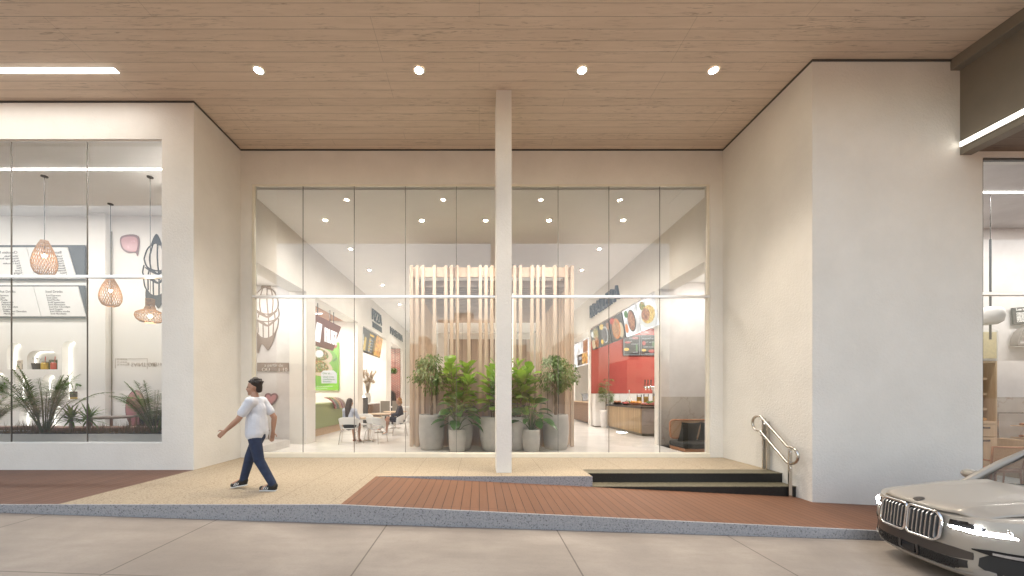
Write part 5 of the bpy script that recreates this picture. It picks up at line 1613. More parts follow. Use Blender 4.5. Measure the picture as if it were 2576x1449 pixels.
# ================================================================== CAFE THINGS (left)
GY = 7.73
t = thing('planter_box', 'long white planter box along the inside of the cafe window', 'planter', (-10, 8.15, CF))
m = MB(); m.box(-4, 3.98, -.28, .32, 0, .60); m.build('box', M['whiteplastic'], t, .008)
m = MB(); m.box(-3.97, 3.95, -.25, .29, .601, .605); m.build('soil', M['soil'], t)
random.seed(31); m = MB()
for k in range(3600):
    x = rv(-3.9, 3.9); y = rv(-.24, .28)
    tall = noise.noise(Vector((x * 1.3, y, 0))) > .05
    leaf(m, (x, y, .60), (rv(-.4, .4), rv(-.4, .4), 1), rv(.05, .12) if not tall else rv(.12, .32), rv(.006, .010), .3, 2, 0, 'sword')
tag(m.build('grass', M['grass'], t, fix=False), kind="stuff")
PZ = CF + .60
palm('large feathery palm near the left edge of the cafe window', (-9.35, 8.22, PZ), 1.08, 41, 27, 1.25)
palm('palm cut by the right jamb of the cafe window', (-6.92, 8.15, PZ), 1.0, 47, 20, 1.15)
palm('dense palm at the left picture edge behind the cafe glass', (-10.9, 8.4, PZ), 1.0, 48, 18, 1.0)
random.seed(52)
t = thing('sword_leaf_plant', 'bright sword leaved bush beside the large palm in the cafe window', 'plant', (-8.55, 8.15, PZ))
f = MB(); st = MB()
for c in ((-.17, 0, .0), (.17, .05, .0)):
    st.tube([(c[0], c[1], -.02), (c[0] * .9, c[1], .28)], [.045, .03], 7)
    for k in range(46):
        a = k * 2.4; el = rv(-.35, 1.35)
        leaf(f, (c[0] * .9, c[1], .24 + .10 * (k / 46)), (math.cos(a) * math.cos(el), math.sin(a) * math.cos(el), math.sin(el)), rv(.28, .42), .055, rv(.3, .7), 4, .35, 'sword')
st.build('stem', M['bark'], t); f.build('foliage', M['yucca'], t, fix=False)

KC = 1.075
def pendant(label, x, y, zc, ztop, prof, mt, bulbz, canopy=True):
    t = thing('pendant_lamp', label, 'pendant lamp', (x * KC, y * KC, 1.52 + (zc - 1.52) * KC), scale=KC, group='woven pendant lamps in the cafe')
    m = MB()
    def pr_at(u):
        x = u * (len(prof) - 1); i = min(int(x), len(prof) - 2); f_ = x - i
        return (prof[i][0] * (1 - f_) + prof[i + 1][0] * f_, prof[i][1] * (1 - f_) + prof[i + 1][1] * f_)
    for k in range(26):
        for sg in (-1, 1):
            pts_ = []
            for j in range(25):
                r_, z_ = pr_at(j / 24); a = k * 6.2832 / 26 + sg * 1.5 * j / 24
                pts_.append((r_ * math.cos(a), r_ * math.sin(a), z_))
            m.tube(pts_, .0052, 4)
    m.build('shade', mt, t, fix=False)
    m = MB()
    for (r_, z) in (prof[0], prof[-1]): m.tube([(r_ * math.cos(a), r_ * math.sin(a), z) for a in [i * 6.2832 / 30 for i in range(30)]], .008, 6, closed=True)
    m.build('rim', M['rattan'], t)
    m = MB(); m.tube([(0, 0, bulbz + .06), (.006, 0, prof[-1][1] + .3), (0, 0, (6.66 - 1.52) / KC - (zc - 1.52))], .006, 6); m.build('cord', M['black'], t)
    m = MB(); m.cyl((0, 0, 0), .06, (6.66 - 1.52) / KC - (zc - 1.52) - .02, (6.66 - 1.52) / KC - (zc - 1.52), 18); m.build('ceiling_rose', M['black'], t)
    m = MB(); m.ball((0, 0, bulbz), .038, 14, 10); m.build('bulb', M['bulb'], t)
    d = bpy.data.lights.new('bulb', 'POINT'); d.energy = 1.6; d.color = (1, .72, .42); d.shadow_soft_size = .06
    o = bpy.data.objects.new('lamp_light', d); COL.objects.link(o); o.parent = t; o.location = (0, 0, bulbz - .08)
    return t
pear = [(.12, -.37), (.22, -.33), (.285, -.22), (.30, -.10), (.27, .04), (.20, .20), (.13, .32), (.09, .38)]
pendant('pear shaped woven pendant lamp before the reversed menu board', -9.52, 8.36, 4.50, 6.3, [(r * .68, z) for r, z in pear], M['basket'], .05)
pendant('pear shaped woven pendant lamp before the pale pier', -9.25, 9.58, 4.07, 6.3, [(r * .74, z * .92) for r, z in pear], M['basket'], .05)
pendant('mushroom shaped woven pendant lamp by the right jamb of the cafe window', -7.23, 8.39, 3.34, 6.3, [(.10, -.24), (.18, -.225), (.24, -.17), (.265, -.10), (.25, -.04), (.19, -.0), (.11, .04), (.08, .12), (.078, .27)], M['basket'], -.10)

t = thing('menu_board', 'white menu board of hot and iced drinks above the niches', 'menu board', (-11.3, 10.97, 3.72))
m = MB(); m.box(-6, .02, -.05, -.02, -.02, .92); m.build('backing', M['navyboard'], t)
def para(x0, x1, dx, z0, z1): return [(x0, z1), (x1, z1), (x1 + dx, z0), (x0 + dx, z0)]
for k, (x0, x1) in enumerate(((-1.42, -.16), (-2.78, -1.44), (-4.14, -2.80), (-5.5, -4.16))):
    m = MB(); m.prism(para(x0, x1, .22, .03, .88), 'y', -.07, -.05); m.build('board', M['whiteboard'], t)
hot = ['Espresso', 'Latte', 'Mocha', 'Cappuccino', 'Americano', 'Hot Chocolate', 'Doppio', 'White Hot Chocolate', 'Macchiato']
iced = ['Iced Espresso', 'Iced Latte', 'Iced Mocha', 'IcedCappuccino', 'Iced Americano', 'Iced Hot Chocolate', 'Iced Doppio', 'Iced White mocha', 'Iced Macchiato']
L_ = [('Hot Drinks', .105, -2.42, .70), ('Iced Drinks', .105, -1.08, .70), ('Flavours', .105, -3.72, .70)]
for i in range(9):
    L_.append((hot[i], .075, -2.40 + i * .016, .60 - i * .065)); L_.append((iced[i], .075, -1.06 + i * .016, .60 - i * .065))
    if i < 6: L_.append((('Vanilla', 'Caramel', 'Hazelnut', 'Coconut', 'Almond', 'Irish')[i], .075, -3.62 + i * .016, .60 - i * .065))
q = texts(L_, M['greytext'], t, depth=.004); q.location = (0, -.073, 0)

t = thing('menu_board', 'white menu board with reversed flavour lists, upper of the two', 'menu board', (-11.3, 10.97, 4.84))
m = MB(); m.box(-6, .02, -.05, -.02, -.04, .95); m.build('backing', M['navyboard'], t)
for k, (x0, x1) in enumerate(((-1.62, -.46), (-2.98, -1.64), (-4.34, -3.0), (-5.7, -4.36))):
    m = MB(); m.prism(para(x0, x1, .26, -.0, .88), 'y', -.07, -.05); m.build('board', M['whiteboard'], t)
L_ = [('Basic Flavour', .105, -.62, .70), ('Chocolate Flavour', .105, -1.88, .70), ('Special', .105, -3.1, .70)]
for i, s_ in enumerate(('Vanila', 'Strawberry', 'Mango', 'Orange', 'Blueberry', 'Banana', 'Pineapple', 'Melon', 'Peach')):
    L_.append((s_, .075, -.60 + i * .018, .60 - i * .068))
    L_.append((('White Vanila', 'White Fudge Brownie', 'Mocha', 'Dark Chocolate', 'Nut', 'Mint', 'Cocoa', 'Topping', 'Ice Therapy')[i], .075, -1.86 + i * .018, .60 - i * .068))
    L_.append((('Original', 'Strong', 'Malt', 'Orange', 'Blue', 'Banana', 'Pine', 'Melon', 'Peach')[i], .075, -3.1 + i * .018, .60 - i * .068))
q = texts(L_, M['greytext'], t, depth=.004, mirror='x'); q.location = (0, -.073, 0)

cone_mural('cone_mural', 'black ink mural of a dripping cone with a pink lip shape on the cafe wall', (-9.28, 10.99, 4.52), 1.5, M['ink'], M['artfill'], 1.0, True)
t = thing('wall_sign', 'faded upside down SAINT-DIE lettering in a thin frame on the cafe wall', 'sign', (-9.97, 10.99, 2.25))
m = MB(); m.tube([(-.55, -.004, 0), (-.55, -.004, .0)] if False else [(-.50, -.004, .02), (-.50, -.004, .30), (.42, -.004, .30), (.42, -.004, .0)], .005, 5); m.build('thin_frame', M['paletext'], t)
q = texts([('a SAINT-DIE', .16, -.16, .10), ('Tel. 10 20 30', .055, -.46, .22), ('Tel. 10 20 40', .055, -.46, .14), ('Tel. 10 20 50', .055, -.46, .06), ('ARTHUR', .12, .50, .10)], M['paletext'], t, depth=.004, mirror='y'); q.location = (0, -.004, .08)
t = thing('wall_pipe', 'thin dark vertical pipe on the cafe wall beside the pier', 'pipe', (-10.56, 10.97, CF))
m = MB(); m.tube([(0, 0, 0), (0, 0, 6.1)], .012, 8); m.build('pipe', M['taupe'], t)

# niche contents
def niche_thing(name, label, cat, x, z): return thing(name, label, cat, (x, 11.1, z))
t = niche_thing('card_stand', 'cream printed card standing in the left arched niche', 'card', -13.38, 2.242)
m = MB(); m.prism([(-.02, 0), (.02, 0), (.05, .28), (.03, .28)], 'x', -.075, .075); m.build('card', M['card'], t)
q = texts([('MENU', .05, -.05, .2), ('DO', .05, -.03, .14), ('DIA', .05, -.04, .08)], M['greytext'], t, depth=.004); q.location = (0, -.025, 0)
t = niche_thing('milk_bottle', 'small glass bottle with a black label in the left arched niche', 'bottle', -13.2, 2.242)
m = MB(); m.lathe([(.05, 0), (.052, .15), (.03, .22), (.03, .28)], 16); m.build('glass', M['clearglass'], t)
m = MB(); m.cyl((0, 0, 0), .054, .08, .14, 16); m.build('label_band', M['ink'], t)
m = MB(); m.cyl((0, 0, 0), .033, .28, .32, 14); m.build('lid', M['taupe'], t)
t = niche_thing('cutlery_bucket', 'dark blue bucket of spoons in the wide niche', 'bucket', -12.86, 2.242)
m = MB(); m.lathe([(.09, 0), (.115, .18)], 20, caps=False); m.lathe([(.001, .001), (.09, 0)], 20, caps=False); m.build('bucket', M['bluetin'], t)
for k in range(6):
    a = k * 1.05; m = MB(); m.tube([(.03 * math.cos(a), .03 * math.sin(a), .05), (.08 * math.cos(a), .06 * math.sin(a), .29)], .005, 5); m.ball((.085 * math.cos(a), .065 * math.sin(a), .32), (.02, .008, .032), 8, 6); m.build('spoon', M['chrome'], t)
def jar(label, x, mt, dz=0):
    t = niche_thing('ribbed_jar', label, 'jar', x, 2.242)
    m = MB(); m.lathe([(.07, 0)] + [(.085 + .006 * (k % 2), .012 + k * .014) for k in range(13)] + [(.07, .2)], 20); m.build('jar', mt, t)
    m = MB(); m.cyl((0, 0, 0), .072, .2, .225, 18); m.build('lid', M['taupe'], t)
    m = MB(); m.tube([(0, 0, .22), (.012, 0, .38)], .008, 6); m.build('straw', M['straw'], t)
jar('yellow ribbed jar with a striped straw in the wide niche', -12.62, M['yellowjar'])
jar('red ribbed jar with a striped straw in the wide niche', -12.34, M['redjar'])
for lab, x in (('left', -12.45), ('right', -12.24)):
    t = thing('canister', 'dark olive glass canister at the back %s of the wide niche' % lab, 'canister', (x, 11.17, 2.242))
    m = MB(); m.lathe([(.10, 0), (.10, .25), (.095, .27)], 18); m.build('canister', M['oliveglass'], t)
    m = MB(); m.cyl((0, 0, 0), .09, .27, .285, 18); m.build('lid', M['taupe'], t)
random.seed(61)
t = niche_thing('potted_plant', 'dark leaved plant in a black and gold pot in the tall niche', 'potted plant', -11.78, 1.382)
m = MB(); m.lathe([(.09, .06), (.10, .22)], 18); m.build('pot', M['black'], t)
m = MB(); m.lathe([(.085, 0), (.09, .06)], 18); m.build('gold_base', M['goldband'], t)
m = MB(); st = MB()
for k in range(7):
    a = k * .9 + .3; e = V((.22 * math.cos(a), -.05 + .08 * math.sin(a), .42 + rv(-.06, .12)))
    st.tube([(0, 0, .2), e * .6 + V((0, 0, .12)), e], .005, 5); leaf(m, e, (math.cos(a), -.3, -.1), .20, .11, .6, 4, .2, 'oval')
st.build('stem', M['stem'], t); m.build('leaves', M['broad'], t, fix=False)
random.seed(62)
t = thing('potted_plant', 'bushy green plant in a niche at the left picture edge', 'potted plant', (-14.05, 11.1, 1.392))
m = MB(); m.lathe([(.10, 0), (.12, .15)], 18); m.build('pot', M['potwhite'], t)
m = MB()
for k in range(160): leaf(m, (rv(-.16, .16), rv(-.1, .1), rv(.15, .45)), (rv(-1, 1), rv(-1, 1), rv(-.2, 1)), rv(.09, .14), .05, .6, 2)
m.build('leaves', M['broad'], t, fix=False)

# cafe furniture
def cafe_round(label, loc, r, h):
    t = thing('low_table', label, 'table', loc, group='round wooden cafe tables')
    m = MB(); m.lathe([(r - .05, h - .05), (r, h - .03), (r, h - .008), (r - .008, h)], 40); m.build('tabletop', mat('weathered_grey_wood', (.24, .20, .175), .5, var=.2, scale=9), t)
    for k in range(4):
        a = R(45 + 90 * k); m = MB(); m.tube([(r * .75 * math.cos(a), r * .75 * math.sin(a), h - .04), (r * .82 * math.cos(a), r * .82 * math.sin(a), 0)], [.025, .018], 8); m.build('leg', M['rawwood'], t)
cafe_round('larger round wooden table behind the cafe planter', (-9.35, 9.7, CF), .46, .86)
cafe_round('smaller round wooden table near the right of the cafe', (-8.85, 10.15, CF), .26, .88)
t = thing('wooden_bench', 'long red brown timber bench behind the planter at the left', 'bench', (-11.9, 9.1, CF))
m = MB(); m.box(-1.7, 1.7, -.2, .2, .58, .66); m.build('seat', M['rawwood'], t, .02)
for x in (-1.5, 0, 1.5):
    m = MB(); m.box(x - .05, x + .05, -.17, .17, 0, .58); m.build('leg', M['rawwood'], t, .01)
t = thing('wooden_bench', 'long red brown timber bench between the planter and the round table', 'bench', (-8.95, 9.0, CF))
m = MB(); m.box(-1.4, 1.3, -.2, .2, .56, .66); m.build('seat', M['rawwood'], t, .02)
for x in (-1.3, 0, 1.2):
    m = MB(); m.box(x - .05, x + .05, -.17, .17, 0, .56); m.build('leg', M['rawwood'], t, .01)
t = thing('oval_back_chair', 'chair with a pink oval back beside the larger cafe table', 'chair', (-9.55, 10.5, CF), R(10))
m = MB(); m.ball((0, .15, 1.02), (.26, .04, .52), 28, 16); m.build('rim', M['pinkdark'], t)
m = MB(); m.ball((0, .12, 1.02), (.225, .035, .48), 28, 16); m.build('backrest', M['pink'], t)
m = MB(); m.lathe([(.2, .44), (.24, .46), (.24, .50), (.2, .52)], 24); m.build('seat', M['pink'], t)
for x, y in ((-.18, -.18), (.18, -.18), (-.18, .18), (.18, .18)):
    m = MB(); m.tube([(x, y, 0), (x * .8, y * .8, .45)], .014, 6); m.build('leg', M['pinkdark'], t)
t = thing('tub_chair', 'black tub chair on splayed legs by the cafe wall', 'chair', (-9.0, 10.55, CF), R(-20))
m = MB()
m.grid(lambda u, v: ((.33 + .03 * v) * math.cos(R(-30 + 240 * u)), (.30 + .03 * v) * math.sin(R(-30 + 240 * u)), .5 + v * (.36 + .12 * math.sin(math.pi * u))), 24, 5); m.build('backrest', M['blackfab'], t, solid=.03)
m = MB(); m.lathe([(.28, .44), (.31, .48), (.29, .53)], 24); m.build('seat', M['blackfab'], t)
for k in range(4):
    a = R(45 + 90 * k); m = MB(); m.tube([(.15 * math.cos(a), .15 * math.sin(a), .45), (.33 * math.cos(a), .33 * math.sin(a), 0)], .011, 6); m.build('leg', M['black'], t)

# ================================================================== BAKERY THINGS (right)
t = thing('pendant_lamp', 'white pebble shaped pendant lamp behind the right window', 'pendant lamp', (10.72, 8.0, 3.17))
m = MB(); m.lathe([(.001, -.19), (.10, -.185), (.17, -.14), (.20, -.02), (.19, .09), (.13, .165), (.05, .19), (.001, .195)], 36, caps=False); m.build('shade', mat('white_paper_shade', (.78, .76, .75), .6, var=.02), t)
m = MB(); m.tube([(0, 0, .19), (0, 0, 1.6)], .018, 8); m.tube([(0, 0, -.19), (0, 0, -.50)], .018, 8); m.build('rod', M['black'], t)
m = MB(); m.tube([(0, 0, 1.6), (0, 0, 2.53)], .006, 6); m.build('cord', M['black'], t)
t = thing('shelf_unit', 'light oak shelf unit with drawers and a pale yellow top box', 'shelf unit', (11.38, 8.75, RF))
m = MB(); m.box(-1.9, .30, .28, .32, 0, 2.72); m.box(.26, .30, -.15, .28, 0, 2.72); m.box(-1.9, .26, -.15, .28, 2.68, 2.72); m.build('carcass', M['oak'], t, .004)
for z in (1.66, 2.0, 2.35):
    m = MB(); m.box(-1.9, .16, -.08, .28, z - .05, z); m.build('shelf', M['oak'], t)
m = MB(); m.box(-1.9, .26, -.17, .28, 1.30, 1.36); m.build('worktop', M['oak'], t)
for z0, z1 in ((1.02, 1.29), (.30, 1.0)):
    m = MB(); m.box(-.6, .25, -.17, -.14, z0, z1); dr = m.build('drawer', M['oak'], t, .004)
    m = MB(); m.box(-.55, .10, -.185, -.165, z1 - .09, z1 - .05); m.build('handle', M['black'], dr)
m = MB(); m.box(-1.9, .32, -.16, .3, 2.73, 3.42); bx = m.build('top_box', M['whiteplastic'], t, .006)
m = MB(); m.box(-1.9, .26, -.17, -.155, 2.78, 3.37); m.build('yellow_panel', mat('speckled_pale_yellow', (.66, .58, .36), .6, var=.1, scale=20), bx)
t = thing('bread_loaf', 'golden loaf on the oak worktop', 'bread', (11.45, 8.72, RF + 1.36))
m = MB(); m.ball((0, 0, .04), (.14, .06, .05), 14, 8); m.ball((-.22, .02, .04), (.12, .06, .045), 14, 8); m.build('loaf', mat('golden_crust', (.48, .25, .08), .6, var=.3, scale=20, bump=.4), t)
t = thing('menu_board', 'black letter board headed Les boissons on the bakery wall', 'menu board', (13.35, 9.56, 3.26))
m = MB(); m.box(0, 1.9, -.03, 0, 0, .42); m.build('board', M['ink'], t)
m = MB()
for k in range(13): m.box(0.01, 1.89, -.034, -.029, .02 + k * .031, .026 + k * .031)
m.build('groove', M['greyscreen'], t)
q = texts([('Les boissons', .075, .08, .345), ('ORANGE PRESSEE', .06, .08, .255), ('CITRON PRESSE', .06, .08, .205), ('MILSHAKE', .06, .08, .155), ('SMOOTHIE', .06, .08, .105), ('CAFE GLACE', .06, .08, .055)], M['white'], t, depth=.006, bold=.003, xs=1.35); q.location = (0, -.036, 0)
t.rotation_euler = (0, R(-4), 0)
t = thing('arch_shelf', 'grey arched wall shelf on the bakery wall below the letter board', 'shelf', (13.75, 9.56, 2.78))
def archband(r, w, cx_): return [(cx_ + r * math.cos(R(180 - 7.5 * k)), r * math.sin(R(180 - 7.5 * k))) for k in range(25)] + [(cx_ + (r - w) * math.cos(R(7.5 * k)), (r - w) * math.sin(R(7.5 * k))) for k in range(25)]
m = MB(); m.prism(archband(.46, .07, 0), 'y', -.14, 0); m.box(-.46, .46, -.15, .0, -.05, -.002); m.build('arch', M['greyscreen'], t)
m = MB(); m.prism(archband(.26, .06, .35), 'y', -.10, -.005); m.box(.0, .3, -.08, -.004, .28, .44) ; m.build('inner_arch', M['greyscreen'], t)
t = thing('pastry_case', 'steel framed glass case of pastries behind the cane chairs', 'display case', (13.55, 9.1, RF))
m = MB()
for x in (-.85, 1.2):
    for y in (-.25, .25): m.box(x - .015, x + .015, y - .015, y + .015, .9, 1.5)
for y in (-.25, .25): m.box(-.865, 1.215, y - .015, y + .015, 1.5, 1.53)
m.build('frame', M['steel'], t)
m = MB(); m.box(-.9, 1.25, -.3, .3, 0, .9); m.build('base', M['oak'], t)
for z in (.92, 1.2):
    m = MB(); m.box(-.6, 1.1, -.2, .2, z, z + .02); s_ = m.build('tray', M['oak'], t)
    m = MB(); random.seed(int(z * 100))
    for k in range(36): m.ball((rv(-.55, 1.05), rv(-.16, .16), z + .045), (.05, .04, .03), 8, 6)
    m.build('pastries', M['fooddish'], s_)
m = MB(); m.add([(-.84, -.25, .92), (1.2, -.25, .92), (1.2, -.25, 1.5), (-.84, -.25, 1.5)], [(0, 1, 2, 3)]); m.build('glass', M['clearglass'], t, fix=False)
def cane_chair(label, loc, rz):
    t = thing('cane_chair', label, 'chair', loc, rz, 'cane backed chairs in the bakery')
    m = MB(); m.tube([(-.25, .22, .50), (-.27, .27, .93), (.27, .27, .93), (.25, .22, .50)], .022, 8, closed=True); m.build('back_frame', M['canewood'], t)
    m = MB(); m.add([(-.25, .222, .50), (.25, .222, .50), (.27, .272, .93), (-.27, .272, .93)], [(0, 1, 2, 3)]); m.build('cane_back', M['canemesh'], t, fix=False)
    m = MB(); m.box(-.26, .26, -.25, .22, .42, .47); m.build('seat', M['canewood'], t, .015)
    m = MB(); m.tube([(-.28, -.22, .64), (-.28, .23, .66)], .018, 6); m.tube([(.28, -.22, .64), (.28, .23, .66)], .018, 6); m.build('armrest', M['canewood'], t)
    for x, y, h in ((-.25, -.22, .64), (.25, -.22, .64), (-.24, .2, .5), (.24, .2, .5)):
        m = MB(); m.tube([(x * 1.04, y * 1.15, 0), (x, y, h)], [.014, .019], 8); m.build('leg', M['canewood'], t)
cane_chair('cane backed chair nearest the right window glass', (10.45, 7.75, RF), R(170))
cane_chair('cane backed chair right of the nearest one, before the pastry case', (11.65, 8.05, RF), R(185))
cane_chair('cane backed chair at the left jamb of the right window', (9.6, 8.0, RF), R(95))
t = thing('side_table', 'small black round table in the bakery by the window jamb', 'table', (9.95, 8.35, RF))
m = MB(); m.lathe([(.30, .70), (.33, .71), (.33, .735), (.31, .74)], 28); m.build('tabletop', M['black'], t)
m = MB(); m.cyl((0, 0, 0), .03, .02, .70, 12); m.lathe([(.22, 0), (.2, .02), (.03, .03)], 20); m.build('pedestal', M['black'], t)
# ================================================================== CAR (local: x back from the nose, y towards its left side, z up)
CK = .80
CAR = thing('parked_car', 'pale grey luxury SUV with lit headlights and twin upright grilles at the kerb', 'car', (4.871, 4.319, -.50), -.148, None, CK)
CAR.location.z = zr(5.6) - .0
paint = NT('pale_grey_car_paint')
paint.set(col=(.40, .37, .33), metal=.18, rough=.38, coat=.45)
paint.b.inputs['Coat Roughness'].default_value = .03
MP = paint.m
MB_blk = mat('gloss_black_trim', (.012, .012, .014), .12, var=0)
MB_matt = mat('matt_black_plastic', (.02, .02, .021), .6, var=0)
MB_band = mat('dark_bronze_grey_trim', (.085, .075, .07), .3, .4, var=0)
MB_tyre = mat('tyre_rubber', (.018, .018, .018), .85, var=0)
SATIN = mat('satin_silver', (.55, .56, .58), .32, .85, var=0)
DRL = emit('headlight_glow', (.92, .96, 1), 22)
OUT = [(0, 0), (.008, .2), (.03, .40), (.085, .58), (.19, .76), (.36, .90), (.62, .975), (1.0, .995), (1.6, .995), (2.6, .99), (3.6, .985), (4.3, .965), (4.75, .90), (4.98, .74), (5.06, .45), (5.08, .2), (5.085, 0)]
def cr(P, n):
    out = []
    for i in range(len(P) - 1):
        p = [Vector(P[max(0, min(len(P) - 1, i + k))]) for k in (-1, 0, 1, 2)]
        for j in range(n):
            u = j / n
            out.append(.5 * ((2 * p[1]) + (-p[0] + p[2]) * u + (2 * p[0] - 5 * p[1] + 4 * p[2] - p[3]) * u * u + (-p[0] + 3 * p[1] - 3 * p[2] + p[3]) * u ** 3))
    return out + [Vector(P[-1])]
HALF = cr(OUT, 4)
def shoulder(x):       # height where side turns into bonnet
    if x < 1.3: return .93 + .15 * min(1, x / 1.3) ** .8
    return 1.08
def inset(z): # plan inset of each height
    for (z0, i0), (z1, i1) in zip(INS[:-1], INS[1:]):
        if z <= z1: return i0 + (i1 - i0) * max(0, (z - z0)) / (z1 - z0)
    return INS[-1][1]
LIFT = .0
INS = [(.20, .10), (.26, .035), (.36, .0), (.50, .012), (.64, .0), (.78, .004), (.86, .016), (.93, .035), (1.0, .08)]
ZL_ = [.20, .235, .27, .33, .40, .50, .57, .64, .71, .78, .83, .88, .93]
rings = []
for li, z in enumerate(ZL_):
    i = inset(z); ring = []
    for p in HALF:
        u = li / (len(ZL_) - 1)
        zz = z if z < .64 else .64 + (z - .64) * (shoulder(p.x) - .64) / (.93 - .64)
        k = (.99 - i) / .99
        ring.append((2.54 + (p.x - 2.54) * (2.54 - i) / 2.54, p.y * k, zz))
    rings.append(ring)
# shoulder to bonnet edge
for (di, dz) in ((.055, .022), (.10, .034)):
    ring = []
    for p in HALF:
        i = .035 + di; k = (.99 - i) / .99
        ring.append((2.54 + (p.x - 2.54) * (2.54 - i) / 2.54, p.y * k, shoulder(p.x) + dz))
    rings.append(ring)
vs = []; fs = []
N = len(HALF)
full = [[(x, y, z) for x, y, z in r] + [(x, -y, z) for x, y, z in r[-2:0:-1]] for r in rings]
n = len(full[0])
for r in full: vs += r
for a in range(len(full) - 1):
    for j in range(n): fs.append((a * n + j, a * n + (j + 1) % n, (a + 1) * n + (j + 1) % n, (a + 1) * n + j))
fs.append(tuple(range(n - 1, -1, -1)))
c0 = len(vs)
top = (len(full) - 1) * n
fs.append(tuple(range(top, top + n)))
me = bpy.data.meshes.new('carbody'); me.from_pydata(vs, [], fs)
bm = bmesh.new(); bm.from_mesh(me); bmesh.ops.triangulate(bm, faces=[f for f in bm.faces if len(f.verts) > 4]); bmesh.ops.recalc_face_normals(bm, faces=bm.faces); bm.to_mesh(me); bm.free()
o = bpy.data.objects.new('tmpbody', me); COL.objects.link(o)
cut = MB()
for x in (.98, 4.05): cut.tube([(x, -1.2, .37), (x, -.62, .37)], .45, 32); cut.tube([(x, 1.2, .37), (x, .62, .37)], .45, 32)
co_ = bpy.data.objects.new('tmpcut', cut.mesh()); COL.objects.link(co_)
bo = o.modifiers.new('b', 'BOOLEAN'); bo.object = co_; bo.operation = 'DIFFERENCE'; bo.solver = 'EXACT'
body_o = bake(o, 'body', MP, CAR)
bpy.data.objects.remove(co_)
ms_ = body_o.modifiers.new('a', 'EDGE_SPLIT'); ms_.split_angle = R(32)

def outx(y):
    y = min(abs(y), .994)
    for p, q in zip(HALF[:-1], HALF[1:]):
        if p.y <= y <= q.y and q.y > p.y: return p.x + (q.x - p.x) * (y - p.y) / (q.y - p.y)
    return .9
def fx(y, z):          # nose surface x at lateral y, height z
    i = inset(min(z, .93)); k = (.99 - i) / .99
    return 2.54 + (outx(y / k) - 2.54) * (2.54 - i) / 2.54
def patch(name, mt, y0, y1, lo, hi, off, thick=.02, n=16, parent=None, nz=3):
    """panel that follows the nose between two height curves lo(u), hi(u)"""
    fr = []; bk_ = []
    for a in range(n + 1):
        u = a / n; y = y0 + (y1 - y0) * u
        for b_ in range(nz + 1):
            z = lo(u) + (hi(u) - lo(u)) * b_ / nz
            x = fx(y, z)
            fr.append((x - off, y, z)); bk_.append((x - off + thick, y, z))
    w_ = nz + 1
    fs = []; T = len(fr)
    for a in range(n):
        for b_ in range(nz): i = a * w_ + b_; fs.append((i, i + w_, i + w_ + 1, i + 1))
    m = MB(); m.add(fr, fs, True)
    rim = [a * w_ for a in range(n + 1)] + [n * w_ + b_ for b_ in range(1, w_)] + [a * w_ + nz for a in range(n - 1, -1, -1)] + [b_ for b_ in range(nz - 1, 0, -1)]
    L = len(rim)
    m.add([fr[i] for i in rim] + [bk_[i] for i in rim], [(i, (i + 1) % L, L + (i + 1) % L, L + i) for i in range(L)])
    return m.build(name, mt, parent or CAR)
def lerpc(*pts):
    def f(u):
        for (u0, v0), (u1, v1) in zip(pts[:-1], pts[1:]):
            if u <= u1: return v0 + (v1 - v0) * (u - u0) / (u1 - u0)
        return pts[-1][1]
    return f
K0 = lambda v: (lambda u: v)

# bonnet
def bon(u, v):
    x = .045 + 1.46 * u; hw = .70 + .12 * min(1, u * 1.6)
    y = hw * (2 * v - 1)
    ya = abs(y)
    z = .985 + .215 * u ** .60
    z += .018 * math.cos(min(1, ya / hw) * math.pi / 2)
    cre = .48 + .10 * u
    z += .016 * math.exp(-((ya - cre) / .07) ** 2) - .030 * max(0, (ya - cre) / (hw - cre)) ** 1.5
    lowfront = (1 - min(1, u / .12)) ** 2
    z -= .03 * lowfront
    xx = x + .10 * max(0, ya / .7) ** 2.4 * (1 - u) * 2.0
    return (xx, y, z)
m = MB(); m.grid(bon, 40, 48); m.build('bonnet', MP, CAR, solid=.02)
m = MB(); m.ball((0, 0, 0), 1, 24, 8, mx=Matrix.Translation((.115, 0, bon(.055, .5)[2] + .012)) @ Matrix.Rotation(R(-20), 4, 'Y') @ Matrix.Diagonal((.058, .062, .012, 1)))
m.build('bonnet_badge', MB_band, CAR)
